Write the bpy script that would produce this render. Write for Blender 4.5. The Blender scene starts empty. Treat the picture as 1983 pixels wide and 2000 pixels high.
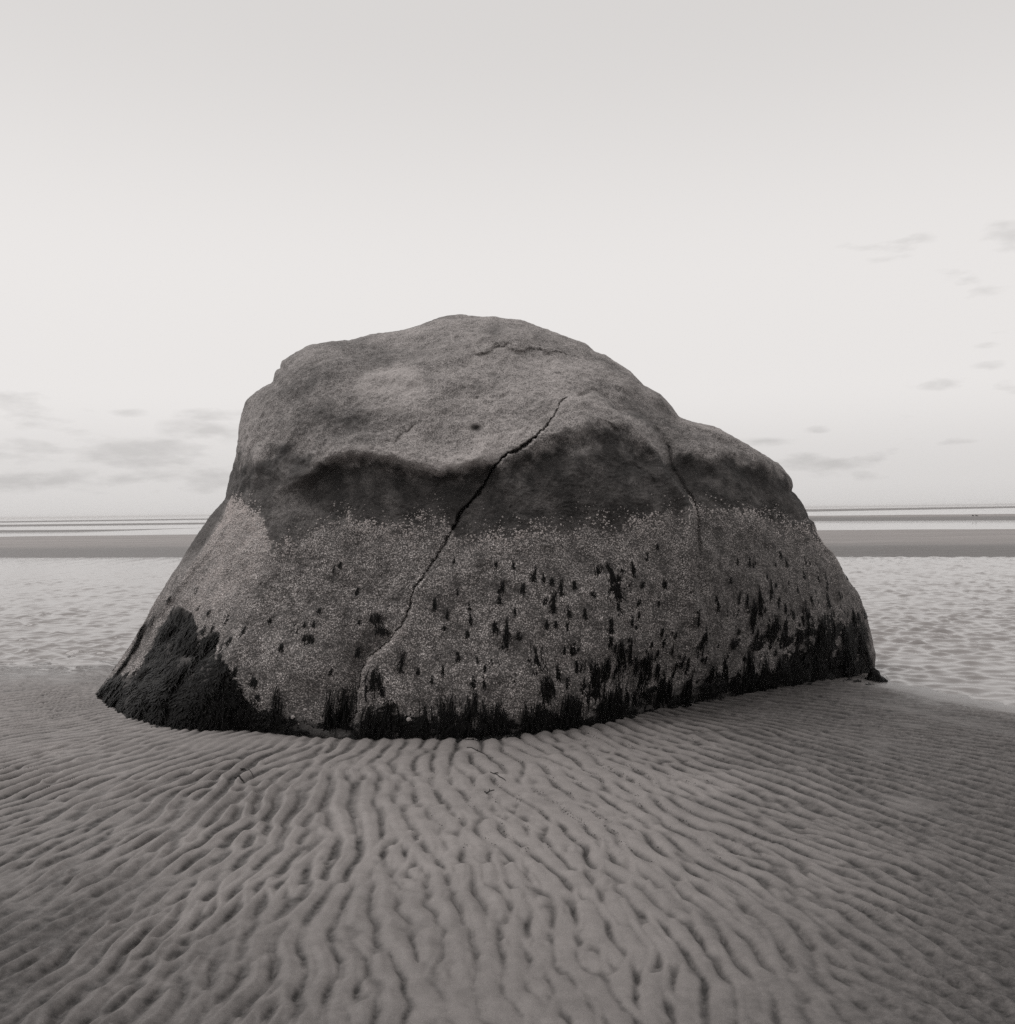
import bpy, math, random
import numpy as np
from mathutils import Matrix, Vector

random.seed(7)
RNG = np.random.default_rng(11)
SC = bpy.context.scene
COL = SC.collection

# ------------------------------------------------------------------ camera
W0, H0 = 1983.0, 2000.0            # pixel frame of the photograph
FPX = 1770.0                       # focal length in those pixels (50 mm on a 56 mm square)
CAM_H = 1.5
ROLL = math.atan2(27.0, 1983.0)
PITCH = -1.5 / FPX
ca, sa = math.cos(ROLL), math.sin(ROLL)
FWD = np.array([0.0, math.cos(PITCH), math.sin(PITCH)])
UP0 = np.array([0.0, -math.sin(PITCH), math.cos(PITCH)])
RT0 = np.array([1.0, 0.0, 0.0])
RT = ca * RT0 - sa * UP0
UP = sa * RT0 + ca * UP0
CAM = np.array([0.0, 0.0, CAM_H])
cam_data = bpy.data.cameras.new('camera')
cam_data.sensor_fit = 'HORIZONTAL'
cam_data.sensor_width = 56.0
cam_data.lens = FPX / W0 * 56.0
cam_data.clip_start = 0.05
cam_data.clip_end = 30000.0
cam = bpy.data.objects.new('camera', cam_data)
COL.objects.link(cam)
m = Matrix.Identity(4)
for i in range(3):
    m[i][0], m[i][1], m[i][2], m[i][3] = RT[i], UP[i], -FWD[i], CAM[i]
cam.matrix_world = m
SC.camera = cam


def rays(u, v):
    """direction of the line of sight whose forward (y) component is 1"""
    u = np.asarray(u, float); v = np.asarray(v, float)
    d = (FWD[None] + ((u - W0 / 2) / FPX)[..., None].reshape(-1, 1) * RT[None]
         - ((v - H0 / 2) / FPX).reshape(-1, 1) * UP[None])
    return d / d[:, 1:2]


def at_depth(u, v, y):
    return CAM[None] + rays(u, v) * np.asarray(y, float).reshape(-1, 1)


def on_level(u, v, z):
    d = rays(u, v)
    t = (z - CAM_H) / d[:, 2]
    return CAM[None] + d * t[:, None]


# ------------------------------------------------------------------ sky and sun
SUN_EL, SUN_AZ = math.radians(60), math.radians(-66)      # azimuth clockwise from +Y: high on the left, a little beyond the rock
world = bpy.data.worlds.new('World')
SC.world = world
world.use_nodes = True
wn, wl = world.node_tree.nodes, world.node_tree.links
wn.clear()


def N(nodes, t, **kw):
    n = nodes.new(t)
    for k, val in kw.items():
        setattr(n, k, val)
    return n


def wmath(op, a, b=None, clamp=False):
    n = N(wn, 'ShaderNodeMath', operation=op, use_clamp=clamp)
    for i, x in enumerate((a, b)):
        if x is None:
            continue
        if isinstance(x, (int, float)):
            n.inputs[i].default_value = x
        else:
            wl.new(x, n.inputs[i])
    return n.outputs[0]


tc = N(wn, 'ShaderNodeTexCoord')
sky = N(wn, 'ShaderNodeTexSky', sky_type='NISHITA')
sky.sun_disc = False
sky.sun_elevation = SUN_EL
sky.sun_rotation = SUN_AZ
sky.air_density = 1.0
sky.dust_density = 2.0
bw = N(wn, 'ShaderNodeRGBToBW')
wl.new(sky.outputs[0], bw.inputs[0])
lum = wmath('POWER', bw.outputs[0], 0.05)                 # thin even overcast: the clear-sky contrast is mostly lost
sep = N(wn, 'ShaderNodeSeparateXYZ')
wl.new(tc.outputs['Generated'], sep.inputs[0])
elev = N(wn, 'ShaderNodeValToRGB')
elev.color_ramp.interpolation = 'EASE'
els = elev.color_ramp.elements
els[0].position = 0.0; els[0].color = (0.80,) * 3 + (1,)
els[1].position = 1.0; els[1].color = (0.78,) * 3 + (1,)
for p, c in ((0.03, 0.83), (0.13, 0.96), (0.24, 0.97), (0.50, 0.83)):
    e = els.new(p); e.color = (c, c, c, 1)
wl.new(wmath('MAXIMUM', sep.outputs[2], 0.0), elev.inputs[0])
lum = wmath('MULTIPLY', lum, elev.outputs[0])

# thin streaks of cloud low over the sea: azimuth / elevation of each, widened by noise
az = wmath('ARCTAN2', sep.outputs[0], sep.outputs[1])
elv = wmath('ARCSINE', sep.outputs[2])
nz = N(wn, 'ShaderNodeTexNoise')
nz.inputs['Scale'].default_value = 9.0
nz.inputs['Detail'].default_value = 7.0
nz.inputs['Roughness'].default_value = 0.62
mp = N(wn, 'ShaderNodeMapping')
mp.inputs['Scale'].default_value = (1.0, 1.0, 3.4)
wl.new(tc.outputs['Generated'], mp.inputs[0])
wl.new(mp.outputs[0], nz.inputs['Vector'])
nzs = N(wn, 'ShaderNodeTexNoise')
nzs.inputs['Scale'].default_value = 26.0
nzs.inputs['Detail'].default_value = 5.0
wl.new(mp.outputs[0], nzs.inputs['Vector'])
CLOUDS = [  # px u, v, half width, half height, strength
    (45, 800, 75, 26, 1.0), (20, 770, 60, 10, .8), (250, 806, 26, 8, .8), (150, 842, 34, 8, .7),
    (430, 812, 60, 12, 1.0), (425, 842, 80, 20, 1.0), (255, 890, 130, 24, 1.1), (60, 880, 90, 22, .8),
    (330, 935, 190, 20, 1.0), (90, 938, 150, 18, .9), (480, 945, 150, 16, .9), (200, 962, 90, 6, .4), (340, 868, 70, 10, .7),
    (1722, 482, 58, 19, 1.15), (1862, 545, 48, 18, .85), (1905, 570, 55, 10, .6), (1975, 458, 40, 22, .9), (1590, 518, 40, 8, .5),
    (1940, 648, 50, 7, .5), (1925, 672, 22, 7, .5), (1935, 716, 34, 9, .6), (1840, 748, 42, 12, 1.2), (1985, 752, 35, 12, .9),
    (1768, 815, 30, 12, .9), (1600, 838, 20, 6, .8), (1790, 857, 22, 5, .6), (1858, 864, 34, 7, .8), (1735, 877, 26, 6, .6),
    (1690, 894, 60, 10, .8), (1580, 905, 110, 16, .9), (1640, 932, 80, 14, .6), (1480, 865, 60, 9, .6), (1560, 890, 60, 8, .6),
]
csum = None
for (cu, cv, chw, chh, cs) in CLOUDS:
    d = rays([cu], [cv])[0]; d = d / np.linalg.norm(d)
    a0, e0 = math.atan2(d[0], d[1]), math.asin(d[2])
    da = wmath('DIVIDE', wmath('SUBTRACT', az, a0), chw * 1.15 / FPX)
    de = wmath('DIVIDE', wmath('SUBTRACT', elv, e0), chh * 1.15 / FPX)
    r2 = wmath('ADD', wmath('MULTIPLY', da, da), wmath('MULTIPLY', de, de))
    g = wmath('MULTIPLY', wmath('EXPONENT', wmath('MULTIPLY', r2, -0.9)), cs)
    csum = g if csum is None else wmath('MAXIMUM', csum, g)
brk = wmath('ADD', wmath('MULTIPLY', wmath('SUBTRACT', nz.outputs[0], 0.5), 3.4),
            wmath('MULTIPLY', wmath('SUBTRACT', nzs.outputs[0], 0.5), 2.2))
cl = wmath('MULTIPLY', wmath('SUBTRACT', wmath('ADD', csum, wmath('MULTIPLY', brk, wmath('MINIMUM', wmath('MULTIPLY', csum, 2.0), 1.0))), 0.34), 1.0, clamp=True)
lum = wmath('MULTIPLY', lum, wmath('SUBTRACT', 1.0, wmath('MULTIPLY', cl, 0.19)))
tint = N(wn, 'ShaderNodeMix', data_type='RGBA', blend_type='MULTIPLY')
tint.inputs[0].default_value = 1.0
comb = N(wn, 'ShaderNodeCombineXYZ')
for i in range(3):
    wl.new(lum, comb.inputs[i])
wl.new(comb.outputs[0], tint.inputs[6])
tint.inputs[7].default_value = (1.0, 0.972, 0.955, 1)
SKY_GAIN = 7.9
gain = N(wn, 'ShaderNodeVectorMath', operation='SCALE')
wl.new(tint.outputs[2], gain.inputs[0])
gain.inputs['Scale'].default_value = SKY_GAIN
bg = N(wn, 'ShaderNodeBackground')
wl.new(gain.outputs[0], bg.inputs[0])
bg.inputs[1].default_value = 0.10
wo = N(wn, 'ShaderNodeOutputWorld')
wl.new(bg.outputs[0], wo.inputs[0])

sun_data = bpy.data.lights.new('sun', 'SUN')
sun_data.energy = 1.9
sun_data.angle = math.radians(50)
sun_data.color = (1.0, 0.972, 0.955)
sun = bpy.data.objects.new('sun', sun_data)
COL.objects.link(sun)
to_sun = Vector((math.sin(SUN_AZ) * math.cos(SUN_EL), math.cos(SUN_AZ) * math.cos(SUN_EL), math.sin(SUN_EL)))
sun.rotation_euler = to_sun.to_track_quat('Z', 'Y').to_euler()
sun.location = (-30, 0, 20)

SC.view_settings.view_transform = 'Standard'
SC.view_settings.look = 'None'
SC.view_settings.exposure = 0.0
SC.view_settings.gamma = 1.0
SC.view_settings.use_curve_mapping = False
SC.cycles.use_denoising = False
SC.cycles.max_bounces = 5
SC.cycles.diffuse_bounces = 3
SC.cycles.glossy_bounces = 3

# ------------------------------------------------------------------ numeric helpers
_perm = np.random.default_rng(3).permutation(256)
_perm = np.concatenate([_perm, _perm, _perm])
_g = np.random.default_rng(4).normal(size=(256, 3)); _g /= np.linalg.norm(_g, axis=1)[:, None]


def perlin(p):
    p = np.asarray(p, float)
    i = np.floor(p).astype(np.int64); f = p - i
    i &= 255
    w = f * f * f * (f * (f * 6 - 15) + 10)
    out = np.zeros(len(p))
    for dx in (0, 1):
        wx = w[:, 0] if dx else 1 - w[:, 0]
        hx = _perm[i[:, 0] + dx]
        for dy in (0, 1):
            wy = w[:, 1] if dy else 1 - w[:, 1]
            hy = _perm[hx + i[:, 1] + dy]
            for dz in (0, 1):
                wz = w[:, 2] if dz else 1 - w[:, 2]
                g = _g[_perm[hy + i[:, 2] + dz] & 255]
                out += wx * wy * wz * (g[:, 0] * (f[:, 0] - dx) + g[:, 1] * (f[:, 1] - dy) + g[:, 2] * (f[:, 2] - dz))
    return out * 1.6


def fbm(p, octaves=4, gain=0.5, ridged=False):
    s = np.zeros(len(p)); a = 1.0; q = np.array(p, float)
    for _ in range(octaves):
        n = perlin(q)
        s += a * ((1 - 2 * np.abs(n)) if ridged else n)
        q = q * 2.03 + 17.3
        a *= gain
    return s


def fbm2(x, y, sc, octaves=3, seed=0.0, gain=0.5):
    return fbm(np.stack([np.ravel(x) * sc + seed, np.ravel(y) * sc - seed * .7, np.full(np.size(x), seed * 1.3 + .37)], 1), octaves, gain)


def sstep(a, b, x):
    t = np.clip((x - a) / (b - a), 0, 1)
    return t * t * (3 - 2 * t)


def poly_dist(u, v, pts):
    """distance to a polyline, signed (+ on the right when walking it with v pointing down), and position along it 0..1"""
    pts = np.asarray(pts, float)
    best = np.full(len(u), 1e9); sgn = np.ones(len(u)); tt = np.zeros(len(u))
    L = np.r_[0, np.cumsum(np.hypot(*np.diff(pts, axis=0).T))]
    for k in range(len(pts) - 1):
        a, b = pts[k], pts[k + 1]
        e = b - a; l2 = e @ e
        t = np.clip(((u - a[0]) * e[0] + (v - a[1]) * e[1]) / l2, 0, 1)
        dx, dy = u - a[0] - t * e[0], v - a[1] - t * e[1]
        d = np.hypot(dx, dy)
        up = d < best
        best = np.where(up, d, best)
        sgn = np.where(up, np.sign(e[0] * dy - e[1] * dx), sgn)
        tt = np.where(up, (L[k] + t * math.sqrt(l2)) / L[-1], tt)
    return best * np.where(sgn == 0, 1, sgn), tt


def in_poly(u, v, pts):
    ins = np.zeros(len(u), bool)
    n = len(pts)
    for k in range(n):
        x1, y1 = pts[k]; x2, y2 = pts[(k + 1) % n]
        c = ((y1 > v) != (y2 > v)) & (u < (x2 - x1) * (v - y1) / (y2 - y1 + 1e-12) + x1)
        ins ^= c
    return ins


def mesh_np(name, verts, faces, smooth=True):
    me = bpy.data.meshes.new(name)
    verts = np.asarray(verts, np.float32); faces = np.asarray(faces, np.int32)
    k = faces.shape[1]
    me.vertices.add(len(verts)); me.vertices.foreach_set('co', verts.ravel())
    me.loops.add(faces.size); me.loops.foreach_set('vertex_index', faces.ravel())
    me.polygons.add(len(faces))
    me.polygons.foreach_set('loop_start', np.arange(0, faces.size, k, dtype=np.int32))
    me.polygons.foreach_set('loop_total', np.full(len(faces), k, np.int32))
    me.polygons.foreach_set('use_smooth', np.full(len(faces), smooth, bool))
    me.update(calc_edges=True)
    me.validate()
    return me


def grid_faces(nr, nc, wrap=False):
    r = np.arange(nr - 1)[:, None]; c = np.arange(nc if wrap else nc - 1)[None]
    c2 = (c + 1) % nc
    return np.stack([r * nc + c, r * nc + c2, (r + 1) * nc + c2, (r + 1) * nc + c], -1).reshape(-1, 4)


def link(name, me, mat=None, parent=None, loc=None):
    o = bpy.data.objects.new(name, me)
    COL.objects.link(o)
    if mat is not None and not me.materials:
        me.materials.append(mat)
    if parent is not None:
        o.parent = parent
    if loc is not None:
        o.location = loc
    return o


def tag(o, label=None, cat=None, group=None, kind=None):
    for k, val in (('label', label), ('category', cat), ('group', group), ('kind', kind)):
        if val:
            o[k] = val
    return o


def attr(me, name, vals):
    a = me.attributes.new(name, 'FLOAT', 'POINT')
    a.data.foreach_set('value', np.asarray(vals, np.float32))


# ------------------------------------------------------------------ materials
TONE = (1.0, 0.925, 0.895)         # the warm tone of the print


def grey(v):
    return (v * TONE[0], v * TONE[1], v * TONE[2], 1)


class Mat:
    def __init__(self, name):
        self.m = bpy.data.materials.new(name); self.m.use_nodes = True
        self.n = self.m.node_tree.nodes; self.l = self.m.node_tree.links
        self.b = self.n['Principled BSDF']
        self.tc = self.n.new('ShaderNodeTexCoord')

    def put(self, sock, x):
        if isinstance(x, (int, float)):
            sock.default_value = x
        elif isinstance(x, tuple):
            sock.default_value = x
        else:
            self.l.new(x, sock)

    def math(self, op, a, b=0.0, clamp=False):
        n = N(self.n, 'ShaderNodeMath', operation=op, use_clamp=clamp)
        self.put(n.inputs[0], a); self.put(n.inputs[1], b)
        return n.outputs[0]

    def noise(self, scale, detail=4, rough=0.55, vec=None, stretch=None):
        n = N(self.n, 'ShaderNodeTexNoise')
        n.inputs['Scale'].default_value = scale
        n.inputs['Detail'].default_value = detail
        n.inputs['Roughness'].default_value = rough
        v = vec or self.tc.outputs['Object']
        if stretch:
            mp = N(self.n, 'ShaderNodeMapping'); mp.inputs['Scale'].default_value = stretch
            self.l.new(v, mp.inputs[0]); v = mp.outputs[0]
        self.l.new(v, n.inputs['Vector'])
        return n.outputs[0]

    def voronoi(self, scale, out='Distance', feature='F1'):
        n = N(self.n, 'ShaderNodeTexVoronoi', feature=feature)
        n.inputs['Scale'].default_value = scale
        self.l.new(self.tc.outputs['Object'], n.inputs['Vector'])
        return n.outputs[out]

    def ramp(self, fac, stops, interp='LINEAR'):
        n = N(self.n, 'ShaderNodeValToRGB'); n.color_ramp.interpolation = interp
        e = n.color_ramp.elements
        while len(e) < len(stops):
            e.new(0.5)
        for k, (p, c) in enumerate(stops):
            e[k].position = p; e[k].color = grey(c)
        self.l.new(fac, n.inputs[0])
        return n.outputs[0]

    def lin(self, x, a, b, c=0.0, d=1.0):
        n = N(self.n, 'ShaderNodeMapRange')
        self.put(n.inputs[0], x)
        for i, q in enumerate((a, b, c, d)):
            n.inputs[i + 1].default_value = q
        return n.outputs[0]

    def mix(self, fac, a, b, blend='MIX'):
        n = N(self.n, 'ShaderNodeMix', data_type='RGBA', blend_type=blend)
        self.put(n.inputs[0], fac); self.put(n.inputs[6], a); self.put(n.inputs[7], b)
        return n.outputs[2]

    def attr(self, name):
        n = N(self.n, 'ShaderNodeAttribute', attribute_name=name)
        return n.outputs['Fac']

    def bump(self, h, strength, dist, normal=None):
        n = N(self.n, 'ShaderNodeBump')
        n.inputs['Strength'].default_value = strength; n.inputs['Distance'].default_value = dist
        self.l.new(h, n.inputs['Height'])
        if normal is not None:
            self.l.new(normal, n.inputs['Normal'])
        return n.outputs[0]

    def out(self, color, rough, normal=None, spec=0.5, ior=None):
        self.put(self.b.inputs['Base Color'], color)
        self.put(self.b.inputs['Roughness'], rough)
        self.put(self.b.inputs['Specular IOR Level'], spec)
        if ior:
            self.b.inputs['IOR'].default_value = ior
        if normal is not None:
            self.l.new(normal, self.b.inputs['Normal'])
        return self.m


def mat_rock():
    M = Mat('weathered_granite')
    fine = M.noise(95, 5, 0.7)
    mid = M.noise(17, 5, 0.6)
    big = M.noise(2.1, 4, 0.55)
    g = M.math('ADD', M.math('MULTIPLY', M.lin(fine, 0.3, 0.7, 0.12, 0.88), 0.62), M.math('ADD', M.math('MULTIPLY', mid, 0.26), M.math('MULTIPLY', M.lin(big, .3, .7, .12, .88), 0.20)))
    stone = M.ramp(g, [(0.34, 0.042), (0.50, 0.155), (0.66, 0.36)])
    stone = M.mix(M.math('MULTIPLY', M.math('MULTIPLY', M.attr('pale'), 0.75), M.lin(fine, .3, .6, .4, 1.0)), stone, grey(0.40))
    pit = M.math('MULTIPLY', M.lin(M.voronoi(46), 0.10, 0.26, 1.0, 0.0), M.lin(M.voronoi(46, 'Color'), 0.50, 0.62, 0.0, 1.0))
    stone = M.mix(M.math('MULTIPLY', pit, 0.6), stone, grey(0.045))
    # black algal growth between dry granite and barnacles; the mask also holds painted shade
    film_n = M.noise(38, 5, 0.65, stretch=(1, 1, 2.2))
    film_shade = M.ramp(M.math('ADD', M.math('MULTIPLY', film_n, .7), M.math('MULTIPLY', M.noise(3.2, 3), .3)), [(0.34, 0.013), (0.52, 0.032), (0.72, 0.075)])
    col = M.mix(M.attr('film_shade'), stone, film_shade)
    # crust of barnacles: pale plates on dark stone
    v = M.voronoi(88)
    v2 = M.voronoi(150, 'Color')
    plate = M.lin(v, 0.20, 0.62, 1.0, 0.0)
    pick = M.math('ADD', M.math('MULTIPLY', v2, 0.75), M.math('MULTIPLY', M.noise(11, 4, .6), 0.55))
    pale = M.math('MULTIPLY', plate, M.lin(pick, 0.36, 0.80, 0.0, 1.0))
    crust = M.mix(pale, grey(0.10), grey(0.92))
    crust = M.mix(M.lin(M.noise(7.5, 6, .7), .44, .62, 0, .80), crust, grey(0.050))
    crust_l = M.mix(pale, grey(0.21), grey(0.92))
    crust = M.mix(M.attr('white'), crust, crust_l)
    col = M.mix(M.attr('barn'), col, crust)
    h = M.math('SUBTRACT', M.math('ADD', M.math('MULTIPLY', fine, 0.6), M.math('MULTIPLY', mid, 1.2)), M.math('MULTIPLY', pit, 0.5))
    nb = M.bump(h, 0.9, 0.012)
    hb = M.math('MULTIPLY', pale, M.attr('barn'))
    nb = M.bump(hb, 0.7, 0.010, nb)
    return M.out(col, 0.82, nb, 0.25)


def mat_sand():
    M = Mat('damp_sand')
    g = M.math('ADD', M.math('MULTIPLY', M.noise(420, 2, .6), 0.6), M.math('ADD', M.math('MULTIPLY', M.noise(9, 5), 0.25), M.math('MULTIPLY', M.noise(0.9, 3), 0.2)))
    col = M.ramp(g, [(0.36, 0.135), (0.52, 0.205), (0.68, 0.285)])
    damp_shade = M.math('MULTIPLY', M.attr('damp_shade'), M.lin(M.noise(24, 5, .65), .3, .62, .62, 1.0))
    col = M.mix(damp_shade, col, grey(0.022))  # trough shade and corner vignetting enter the colour with the wetness
    wet = M.attr('wet')
    col = M.mix(wet, col, grey(0.115))
    n1 = M.bump(M.math('ADD', M.noise(330, 2, .6), M.math('MULTIPLY', M.noise(60, 4, .6), 1.2)), 0.35, 0.004)
    rough = M.lin(wet, 0, 1, 0.60, 0.25)
    return M.out(col, rough, n1, M.lin(wet, 0, 1, 0.20, 0.6))


def mat_bar():
    M = Mat('bar_sand')
    g = M.noise(0.6, 6, .65, stretch=(0.12, 1.0, 1.0))
    col = M.ramp(g, [(0.3, 0.17), (0.7, 0.245)])
    wet = M.attr('wet')
    col = M.mix(wet, col, grey(0.095))
    n1 = M.bump(M.noise(3.2, 5, .65, stretch=(0.35, 1.0, 1.0)), 0.5, 0.12)
    return M.out(col, M.lin(wet, 0, 1, 0.7, 0.5), n1, 0.35)


def mat_water():
    M = Mat('sea_water')
    n1 = M.bump(M.noise(16, 2, .5, stretch=(0.8, 1.0, 1.0)), 0.18, 0.02)
    return M.out(grey(0.19), 0.03, n1, 0.5, 1.333)


def mat_weed():
    M = Mat('wet_rockweed')
    c = M.ramp(M.noise(30, 3), [(0.3, 0.002), (0.7, 0.008)])
    return M.out(c, 0.45, None, 0.07)


def mat_barnacle():
    M = Mat('barnacle_shell')
    a = M.attr('tone')
    c = M.mix(a, grey(0.10), grey(0.66))
    return M.out(c, 0.75, None, 0.3)


def mat_plain(name, lo, hi, scale=60, rough=0.8):
    M = Mat(name)
    return M.out(M.ramp(M.noise(scale, 4), [(0.3, lo), (0.7, hi)]), rough, M.bump(M.noise(scale * 2, 3), 0.4, 0.004), 0.3)


ROCK, SAND, BAR, WATER, WEED, BARN = mat_rock(), mat_sand(), mat_bar(), mat_water(), mat_weed(), mat_barnacle()
TWIG = mat_plain('dark_twig', 0.012, 0.04)
SHELL = mat_plain('snail_shell', 0.22, 0.42, 180, 0.6)
FEATHER = mat_plain('bird_feathers', 0.03, 0.07, 12)

# ------------------------------------------------------------------ sand: ripples grown like a fingerprint
Z_WATER = -0.10
RX0, RX1, RY0, RY1, RS = -7.6, 7.6, 1.4, 12.2, 0.0125
nx, ny = 1200, 864
gx = RX0 + np.arange(nx) * (15.2 / nx); gy = RY0 + np.arange(ny) * RS
dxs = gx[1] - gx[0]
GX, GY = np.meshgrid(gx, gy)


def ripple_field():
    cx, cy = -0.9, 9.5
    ang = np.arctan2(GX - cx, cy - GY)                    # lean of the crests away from the view direction
    near = sstep(4.6, 2.6, GY)
    ang = ang + 0.24 * fbm2(GX, GY, 1.0, 2, 3.1).reshape(GX.shape) + (0.16 + 0.45 * near) * fbm2(GX, GY, 2.6, 2, 9.7).reshape(GX.shape)
    ang = np.where(GX > 0, ang, ang)
    wl_ = 0.108 - 0.020 * sstep(0.8, 2.4, GX) * sstep(6.5, 5.0, GY) + 0.012 * sstep(1.5, 3.0, GX) * sstep(5.5, 7.0, GY) - 0.012 * sstep(-0.6, -2.5, GX) * sstep(3.5, 6, GY) - 0.012 * near + 0.014 * np.exp(-((GX - 0.2) / 0.8) ** 2 - ((GY - 5.2) / 0.8) ** 2)
    wl_ = wl_ * (1 + 0.24 * fbm2(GX, GY, 1.3, 2, 21.0).reshape(GX.shape))
    fx = np.fft.rfftfreq(nx, dxs)[None]; fy = np.fft.fftfreq(ny, RS)[:, None]
    NA = 14
    lams = [0.065, 0.092, 0.130]
    # blending weights
    th = np.mod(ang, math.pi) / math.pi * NA
    lo = np.floor(th).astype(int) % NA; fr = th - np.floor(th)
    li = np.clip(np.interp(wl_.ravel(), lams, [0, 1, 2]).reshape(wl_.shape), 0, 1.999)
    l0 = np.floor(li).astype(int); lf = li - l0
    filt = []
    for k in range(NA):
        a = k * math.pi / NA
        # crest direction (sin a, -cos a) -> wave vector (cos a, sin a)
        for lam in lams:
            k0 = 1 / lam
            kp = fx * math.cos(a) + fy * math.sin(a); kt = -fx * math.sin(a) + fy * math.cos(a)
            filt.append(np.exp(-((np.abs(kp) - k0) / (0.44 * k0)) ** 2 - (kt / (0.46 * k0)) ** 2))
    r = np.random.default_rng(5).normal(size=GX.shape)
    for it in range(2):
        F = np.fft.rfft2(r)
        o = np.zeros_like(r)
        for k in range(NA):
            wa = np.where(lo == k, 1 - fr, 0) + np.where((lo + 1) % NA == k, fr, 0)
            for j in range(3):
                w = wa * (np.where(l0 == j, 1 - lf, 0) + np.where(l0 + 1 == j, lf, 0))
                if w.max() <= 0:
                    continue
                o += w * np.fft.irfft2(F * filt[k * 3 + j], s=r.shape)
        # even out the local strength
        kk2 = fx ** 2 + fy ** 2
        loc_ = np.sqrt(np.maximum(np.fft.irfft2(np.fft.rfft2(o * o) * np.exp(-kk2 * 2 * (math.pi * 0.20) ** 2), s=r.shape), 1e-12))
        r = np.tanh(o / loc_ * (1.6 if it < 1 else 1.0))
    # a second, crooked set of crests that breaks the first into lobes and cells
    kk = np.hypot(fx, fy)
    q = np.random.default_rng(6).normal(size=GX.shape)
    for it in range(3):
        o = np.fft.irfft2(np.fft.rfft2(q) * np.exp(-((kk - 10.5) / 2.8) ** 2), s=q.shape)
        q = np.tanh(o / np.std(o) * (1.3 if it < 2 else 0.9))
    m = 0.26 + 0.22 * near + 0.22 * fbm2(GX, GY, 0.8, 2, 91.0).reshape(GX.shape) + 0.42 * np.exp(-((GX - 0.0) / 1.1) ** 2 - ((GY - 3.3) / 1.0) ** 2)
    m = np.clip(m, 0.05, 0.85)
    r = r * (1 - 0.5 * m) + m * q
    # crests as a phase: an even and an odd response along the local direction
    F = np.fft.rfft2(r)
    C = np.zeros_like(r); S = np.zeros_like(r)
    for k in range(NA):
        an = k * math.pi / NA
        wa = np.where(lo == k, 1 - fr, 0) + np.where((lo + 1) % NA == k, fr, 0)
        side = np.where(np.cos(ang - an) >= 0, 1.0, -1.0)
        kp = fx * math.cos(an) + fy * math.sin(an); kt = -fx * math.sin(an) + fy * math.cos(an)
        for j, lam in enumerate(lams):
            k0 = 1 / lam
            w = wa * (np.where(l0 == j, 1 - lf, 0) + np.where(l0 + 1 == j, lf, 0))
            G = F * np.exp(-((np.abs(kp) - k0) / (0.42 * k0)) ** 2 - (kt / (0.62 * k0)) ** 2)
            C += w * np.fft.irfft2(G, s=r.shape)
            S += w * side * np.fft.irfft2(G * (-1j) * np.sign(kp), s=r.shape)
    A = np.sqrt(np.maximum(np.fft.irfft2(np.fft.rfft2(C * C + S * S) * np.exp(-(fx ** 2 + fy ** 2) * 2 * (math.pi * 0.2) ** 2), s=r.shape), 1e-12))
    return C / A, S / A


RIPC, RIPS = ripple_field()


def bil(A, x, y):
    """smooth (Catmull-Rom) sampling of a ripple grid"""
    i = np.clip((x - RX0) / dxs, 1, nx - 2.001); j = np.clip((y - RY0) / RS, 1, ny - 2.001)
    i0 = i.astype(int); j0 = j.astype(int); fi = i - i0; fj = j - j0

    def wts(f):
        return (-.5 * f + f * f - .5 * f ** 3, 1 - 2.5 * f * f + 1.5 * f ** 3, .5 * f + 2 * f * f - 1.5 * f ** 3, -.5 * f * f + .5 * f ** 3)
    wi, wj = wts(fi), wts(fj)
    out = np.zeros(len(x))
    for dj in range(4):
        row = np.zeros(len(x))
        for di in range(4):
            row += wi[di] * A[j0 + dj - 1, np.minimum(i0 + di - 1, nx - 1)]
        out += wj[dj] * row
    return out


PATCHES = [(u, v, r, h) for u, v, r, h in ((1190, 1605, .10, .010), (1440, 1650, .17, .012), (1690, 1775, .13, .010), (470, 1508, .13, .008), (1300, 1610, .09, .007), (1860, 1920, .16, .010))]
_pp = on_level(np.array([p[0] for p in PATCHES]), np.array([p[1] for p in PATCHES]), 0.0)
_spit = on_level(np.array([-60., 40., 72.]), np.array([1228., 1224., 1220.]), Z_WATER)


def sand_base(x, y):
    s = (x - 3.49) * 0.888 + (y - 8.38) * 0.461           # distance past the waterline on the right
    zr = Z_WATER - 0.12 * s
    zl = -0.034 * (y - 7.0)
    zl = np.where(x > 2.0, np.maximum(zl, -0.02 * 0 + zl * (1 - sstep(2, 3, x))), zl)
    k = 0.05
    z = -k * np.log(np.exp(-np.clip(zr, -3, 3) / k) + np.exp(-np.clip(zl, -3, 3) / k) + 1.0)
    z = z + k * 0.10
    return np.maximum(z, -0.8)


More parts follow.
